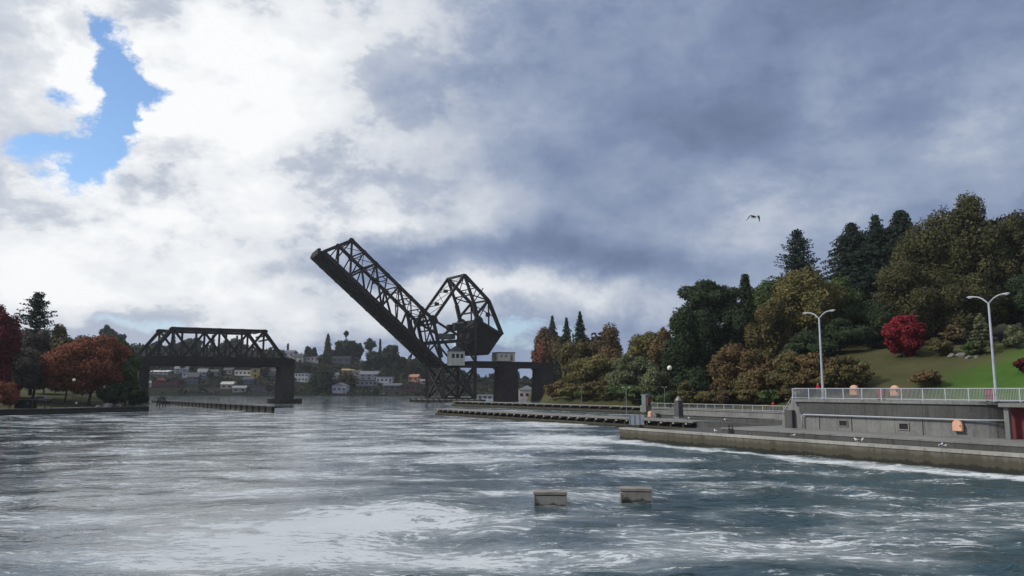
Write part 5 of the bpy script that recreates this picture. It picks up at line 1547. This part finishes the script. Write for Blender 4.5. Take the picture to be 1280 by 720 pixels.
far_tree('b', 384, 452, 432, 10, M_fd, 'dark pointed tree on the crest by the wide pale house', cb=.0)
far_tree('b', 391, 453, 434, 9, M_fd, 'second dark crest tree right of the pointed one', cb=.0)
far_tree('c', 358, 443, 431, 5, M_fd, 'tiny spire tree above the blue-grey roof', whorl=2.2)
far_tree('b', 131, 440, 407, 22, M_fd, 'dark round-topped tree on the crest left of the fixed truss', cb=.1)
far_tree('b', 148, 440, 414, 11, M_fd, 'narrow dark tree on the crest close to the fixed truss', cb=.1)
protos = [far_tree('b', 300, 452, 436, 16, M_fd, 'small dark green tree among the far hillside houses', cb=.0, lobes=14),
          far_tree('b', 330, 470, 458, 16, M_fo, 'small brownish tree among the far hillside houses', cb=.0, lobes=14),
          far_tree('c', 252, 450, 428, 9, M_fd, 'small dark conifer among the far hillside houses', whorl=2.4)]
rng = random.Random(5)
n_far = 0
for i in range(420):
    if n_far >= 255: break
    px = rng.uniform(165, 720); k = rng.random()
    cy = crest(px)
    py = cy + 2 + (491 - cy) * (k ** .95)
    if 350 < px < 396 and py < 455: continue
    pr = protos[rng.choice([0, 0, 0, 1, 2])]
    sc = rng.uniform(.5, 1.05) * (1.2 if k < .12 else .9)
    if px > 600: sc *= .7
    if blocks_house(px, far_pt(px, py).y + 4): continue
    p = far_pt(px, py); p.y += rng.uniform(3, 9)
    c = clone(pr, p, None, None, rng.uniform(0, 6.2), (sc * rng.uniform(.9, 1.4), sc * rng.uniform(.9, 1.4), sc))
    n_far += 1
# low scrub between the houses that nobody could count
def scrub():
    n = 15000; P = []; N = []
    for i in range(n):
        px = rng.uniform(150, 740); k = rng.random() ** 1.1
        a, _ = ray(px, HOR); d = FD0 + 4 + 166 * k
        if MN.noise(Vector((px * .05, k * 7, 2))) < -.30 or blocks_house(px, d, 14.0, 1.0): continue
        P.append((a * d, d, zfar(px, (d - FD0) / 170) + rng.uniform(.1, 2.2))); N.append((rng.gauss(0, 1), rng.gauss(-.5, 1), rng.gauss(.6, .6)))
    o = leaf_mesh('undergrowth', np.array(P), np.array(N), np.array([rng.uniform(1.2, 3.0) for _ in P]), LM('scrub_leaves', (.014, .022, .012), (.028, .034, .017), (.060, .048, .026)), None, (0, 0, 0))
    tag(o, 'dark scrub covering the far slope between the houses', 'undergrowth', None, 'stuff')
scrub()
# moored boats on the far shore
def boat(px, py, wpx, hullc, label):
    p = on_z(px, py, 0); d = p.y; L = wpx * d / F
    r = thing('moored_boat', p, label, 'boat', 'boats moored along the far shore')
    n = 9; m = MB()
    secs = []
    for i in range(n):
        f = i / (n - 1); w = L * .16 * (math.sin(math.pi * (.12 + .80 * f)) ** .6) if f < .999 else .05
        x = (f - .5) * L; sh = .9 + .5 * f * f
        secs.append([p + Vector((x, -w, sh)), p + Vector((x, -w * .6, -.3)), p + Vector((x, w * .6, -.3)), p + Vector((x, w, sh))])
    b = len(m.vs)
    for s in secs: m.vs += [tuple(q) for q in s]
    for i in range(n - 1):
        for k in range(4): m.fs.append((i * 4 + k, i * 4 + (k + 1) % 4, (i + 1) * 4 + (k + 1) % 4, (i + 1) * 4 + k))
    m.fs.append((0, 1, 2, 3)); m.fs.append(tuple((n - 1) * 4 + k for k in (3, 2, 1, 0)))
    m.build('hull', hmat(hullc, 'hull'), r)
    m = MB(); m.box(p + Vector((-L * .08, 0, 1.7)), L * .45, L * .2, 1.7); cb = m.build('cabin', hmat((.55, .56, .57), 'hull'), r)
    m = MB(); m.box(p + Vector((-L * .08, 0, 1.9)), L * .40, L * .2 + .1, .55); m.build('window', glassm, cb)
    m = MB(); m.tube([p + Vector((-L * .1, 0, 2.5)), p + Vector((-L * .1, 0, 5.5))], .1, 5); m.build('mast', lamp_grey, r)
for a in ((272, 495, 10, (.5, .5, .5), 'white cabin boat moored under the middle of the fixed truss'), (315, 494, 12, (.55, .55, .55), 'white cabin boat moored below the navy boathouse'),
          (480, 495, 10, (.4, .42, .45), 'grey cabin boat moored below the dark slate-coloured house')):
    boat(*a)

# ================================================================== SKY + LIGHT
SUN_AZ = math.radians(-100.0)      # measured from straight ahead (+Y), negative = left
SUN_EL = math.radians(36.0)
world = bpy.data.worlds.new('World'); S.world = world; world.use_nodes = True
nt = world.node_tree; nt.nodes.clear(); g = G(nt)
out = nt.nodes.new('ShaderNodeOutputWorld')
sky = nt.nodes.new('ShaderNodeTexSky'); sky.sky_type = 'NISHITA'; sky.sun_disc = False
sky.sun_elevation = SUN_EL; sky.sun_rotation = SUN_AZ
sky.air_density = 1.0; sky.dust_density = .3; sky.ozone_density = 4.0
bg1 = nt.nodes.new('ShaderNodeBackground'); bg1.inputs[1].default_value = .15
nt.links.new(sky.outputs[0], bg1.inputs[0])
D = g.v('NORMALIZE', nt.nodes.new('ShaderNodeTexCoord').outputs['Generated'])
dx, dy, dz = g.sep(D)
az0 = g.m('ARCTAN2', dx, dy); el0 = g.m('ARCSINE', dz)
wn = g.v('SUBTRACT', g.noise(D, 4.5, 7, .62, col=True), (.5, .5, .5))
w1, w2, w3 = g.sep(wn)
az = g.m('ADD', az0, g.m('MULTIPLY', w1, .22)); el = g.m('ADD', el0, g.m('MULTIPLY', w2, .15))
def ang(px, py):
    a, e = ray(px, py); return math.atan(a), math.atan(e / math.sqrt(1 + a * a))
def blob(px, py, rx, ry, amp, rot=0.0):
    a, e = ang(px, py)
    ddx = g.m('SUBTRACT', az, a); ddy = g.m('SUBTRACT', el, e)
    c_, s_ = math.cos(rot), math.sin(rot); rx /= F; ry /= F
    if rot:
        ux = g.m('ADD', g.m('MULTIPLY', ddx, c_ / rx), g.m('MULTIPLY', ddy, s_ / rx)); uy = g.m('ADD', g.m('MULTIPLY', ddx, -s_ / ry), g.m('MULTIPLY', ddy, c_ / ry))
    else:
        ux = g.m('MULTIPLY', ddx, 1 / rx); uy = g.m('MULTIPLY', ddy, 1 / ry)
    q = g.m('ADD', g.m('MULTIPLY', ux, ux), g.m('MULTIPLY', uy, uy))
    return g.m('MULTIPLY', g.m('POWER', 2.71828, g.m('MULTIPLY', q, -1.0)), amp)
def total(lst):
    s = None
    for b in lst:
        q = blob(*b); s = q if s is None else g.m('ADD', s, q)
    return s
den = g.m('ADD', g.m('ABSOLUTE', dz), .30)
flat = g.comb(g.m('DIVIDE', dx, den), g.m('DIVIDE', dy, den), g.m('MULTIPLY', dz, 1.5))
nA = g.noise(flat, 1.9, 6, .55, .3)                       # broad decks of cloud
pv = g.v('MULTIPLY', D, (1, 1, 1.7))
nC = g.noise(g.v('ADD', pv, (3.1, 7.7, 1.3)), 4.2, 10, .58, .15)   # heaped puffs
nD = g.noise(g.v('ADD', pv, (8.1, 2.7, 5.3)), 11.0, 8, .62, .1)
# brightness of the cloud deck
light = total([(190, 130, 200, 130, .20), (40, 120, 110, 80, .12), (30, 20, 110, 60, .12), (330, 250, 190, 110, .12), (120, 320, 240, 90, .20), (420, 50, 170, 90, .17), (560, 30, 90, 60, .06),
               (540, 235, 120, 80, .20), (480, 290, 110, 22, .20), (720, 372, 260, 24, .34), (380, 395, 320, 26, .14), (1245, 150, 55, 45, .20), (1060, 100, 70, 60, .10),
               (960, 250, 90, 60, .16), (880, 310, 180, 60, .14), (690, 145, 60, 30, .06), (1020, 300, 80, 50, .10), (200, -560, 700, 380, .26), (-400, 0, 380, 500, .16),  # blob high overhead is out of view, added to brighten the water
               (790, 220, 180, 130, -.08), (1000, 120, 330, 220, -.03), (620, 130, 130, 100, -.04), (640, 318, 210, 26, -.30), (480, 345, 160, 14, -.10), (430, 352, 150, 12, -.18), (190, 205, 55, 20, -.20), (1000, 20, 260, 60, -.06), (850, 100, 180, 90, -.05), (900, 20, 150, 40, -.04)])
edge = g.smooth(g.m('ADD', g.m('MULTIPLY', nC, .7), g.m('MULTIPLY', nD, .3)), .465, .525, -.02, .09)   # lit rims of the heaps
added_zenith = g.smooth(dz, .62, .92, 0.0, .34)  # unseen overhead cloud brightening, added to lift the light on the ground
tone = g.m('ADD', g.m('ADD', added_zenith, g.smooth(az0, -.35, .25, .41, .345)), g.m('ADD', light, g.m('MULTIPLY', edge, g.smooth(az0, .15, -.35, .2, 1.0))))
tone = g.m('ADD', tone, g.m('MULTIPLY', g.m('SUBTRACT', nA, .5), .35))
amp = g.smooth(az0, -.05, -.45, .62, 1.0)
tone = g.m('ADD', tone, g.m('MULTIPLY', g.m('MULTIPLY', g.m('SUBTRACT', nC, .5), 1.0), amp))
tone = g.m('ADD', tone, g.m('MULTIPLY', g.m('MULTIPLY', g.m('SUBTRACT', nD, .5), .55), amp))
sm = nt.nodes.new('ShaderNodeMath'); sm.operation = 'SMOOTH_MAX'; g.put(sm.inputs[0], tone); g.put(sm.inputs[1], g.smooth(az0, -.08, -.42, .10, .56)); sm.inputs[2].default_value = .16
tone = sm.outputs[0]
ccol = g.ramp(tone, [(.12, (.115, .155, .25)), (.32, (.18, .232, .355)), (.48, (.275, .33, .445)), (.64, (.45, .49, .565)), (.79, (.66, .685, .72)), (.96, (.82, .83, .84))])
bg2 = nt.nodes.new('ShaderNodeBackground'); nt.links.new(ccol, bg2.inputs[0]); bg2.inputs[1].default_value = 1.0
# holes of blue sky
gap = total([(60, 205, 60, 28, .54), (30, 95, 30, 14, .36), (104, 95, 28, 55, .55), (165, 88, 55, 20, .50), (88, 40, 24, 38, .50), (125, 118, 30, 34, .46), (96, 170, 38, 30, .36), (150, 122, 18, 10, -.25), (40, 200, 18, 14, -.2), (120, 60, 20, 14, -.2), (660, 430, 150, 24, .40), (300, 410, 160, 10, .22), (100, 412, 80, 8, .12)])
gsum = g.m('ADD', gap, g.m('ADD', g.m('MULTIPLY', g.m('SUBTRACT', nC, .5), -1.3), g.m('MULTIPLY', g.m('SUBTRACT', nD, .5), -1.7)))
hole = g.m('MULTIPLY', g.smooth(gsum, .22, .50), g.m('MULTIPLY', g.smooth(gap, .10, .22), g.smooth(el0, .04, .25, .5, 1.0)))
mx = nt.nodes.new('ShaderNodeMixShader'); nt.links.new(hole, mx.inputs[0]); nt.links.new(bg2.outputs[0], mx.inputs[1]); nt.links.new(bg1.outputs[0], mx.inputs[2])
nt.links.new(mx.outputs[0], out.inputs[0])

sd = bpy.data.lights.new('sun', 'SUN'); sd.energy = 2.2; sd.angle = math.radians(8); sd.color = (1, .95, .87)
so = bpy.data.objects.new('sun', sd); COL.objects.link(so)
v = Vector((math.sin(SUN_AZ) * math.cos(SUN_EL), math.cos(SUN_AZ) * math.cos(SUN_EL), math.sin(SUN_EL)))
so.rotation_euler = (-v).to_track_quat('-Z', 'Y').to_euler(); so.location = (-50, -20, 80)

def haze():
    m = bpy.data.materials.new('thin_air'); m.use_nodes = True; t = m.node_tree; t.nodes.clear()
    o_ = t.nodes.new('ShaderNodeOutputMaterial'); v_ = t.nodes.new('ShaderNodeVolumePrincipled')
    v_.inputs['Color'].default_value = (.90, .94, 1.0, 1); v_.inputs['Density'].default_value = .00009; v_.inputs['Anisotropy'].default_value = .2
    t.links.new(v_.outputs[0], o_.inputs['Volume'])
    mb = MB(); mb.box((0, 480, 47), 2600, 1200, 106)
    o = mb.build('haze', m); o['kind'] = 'stuff'; o['label'] = 'thin pale air over the channel'
haze()
S.cycles.volume_bounces = 0
vs_ = S.view_settings
vs_.view_transform = 'Standard'; vs_.look = 'None'; vs_.exposure = 0.25; vs_.gamma = 1.0; vs_.use_curve_mapping = False
S.cycles.max_bounces = 5; S.cycles.diffuse_bounces = 2; S.cycles.glossy_bounces = 3; S.cycles.transparent_max_bounces = 4
S.cycles.use_denoising = True
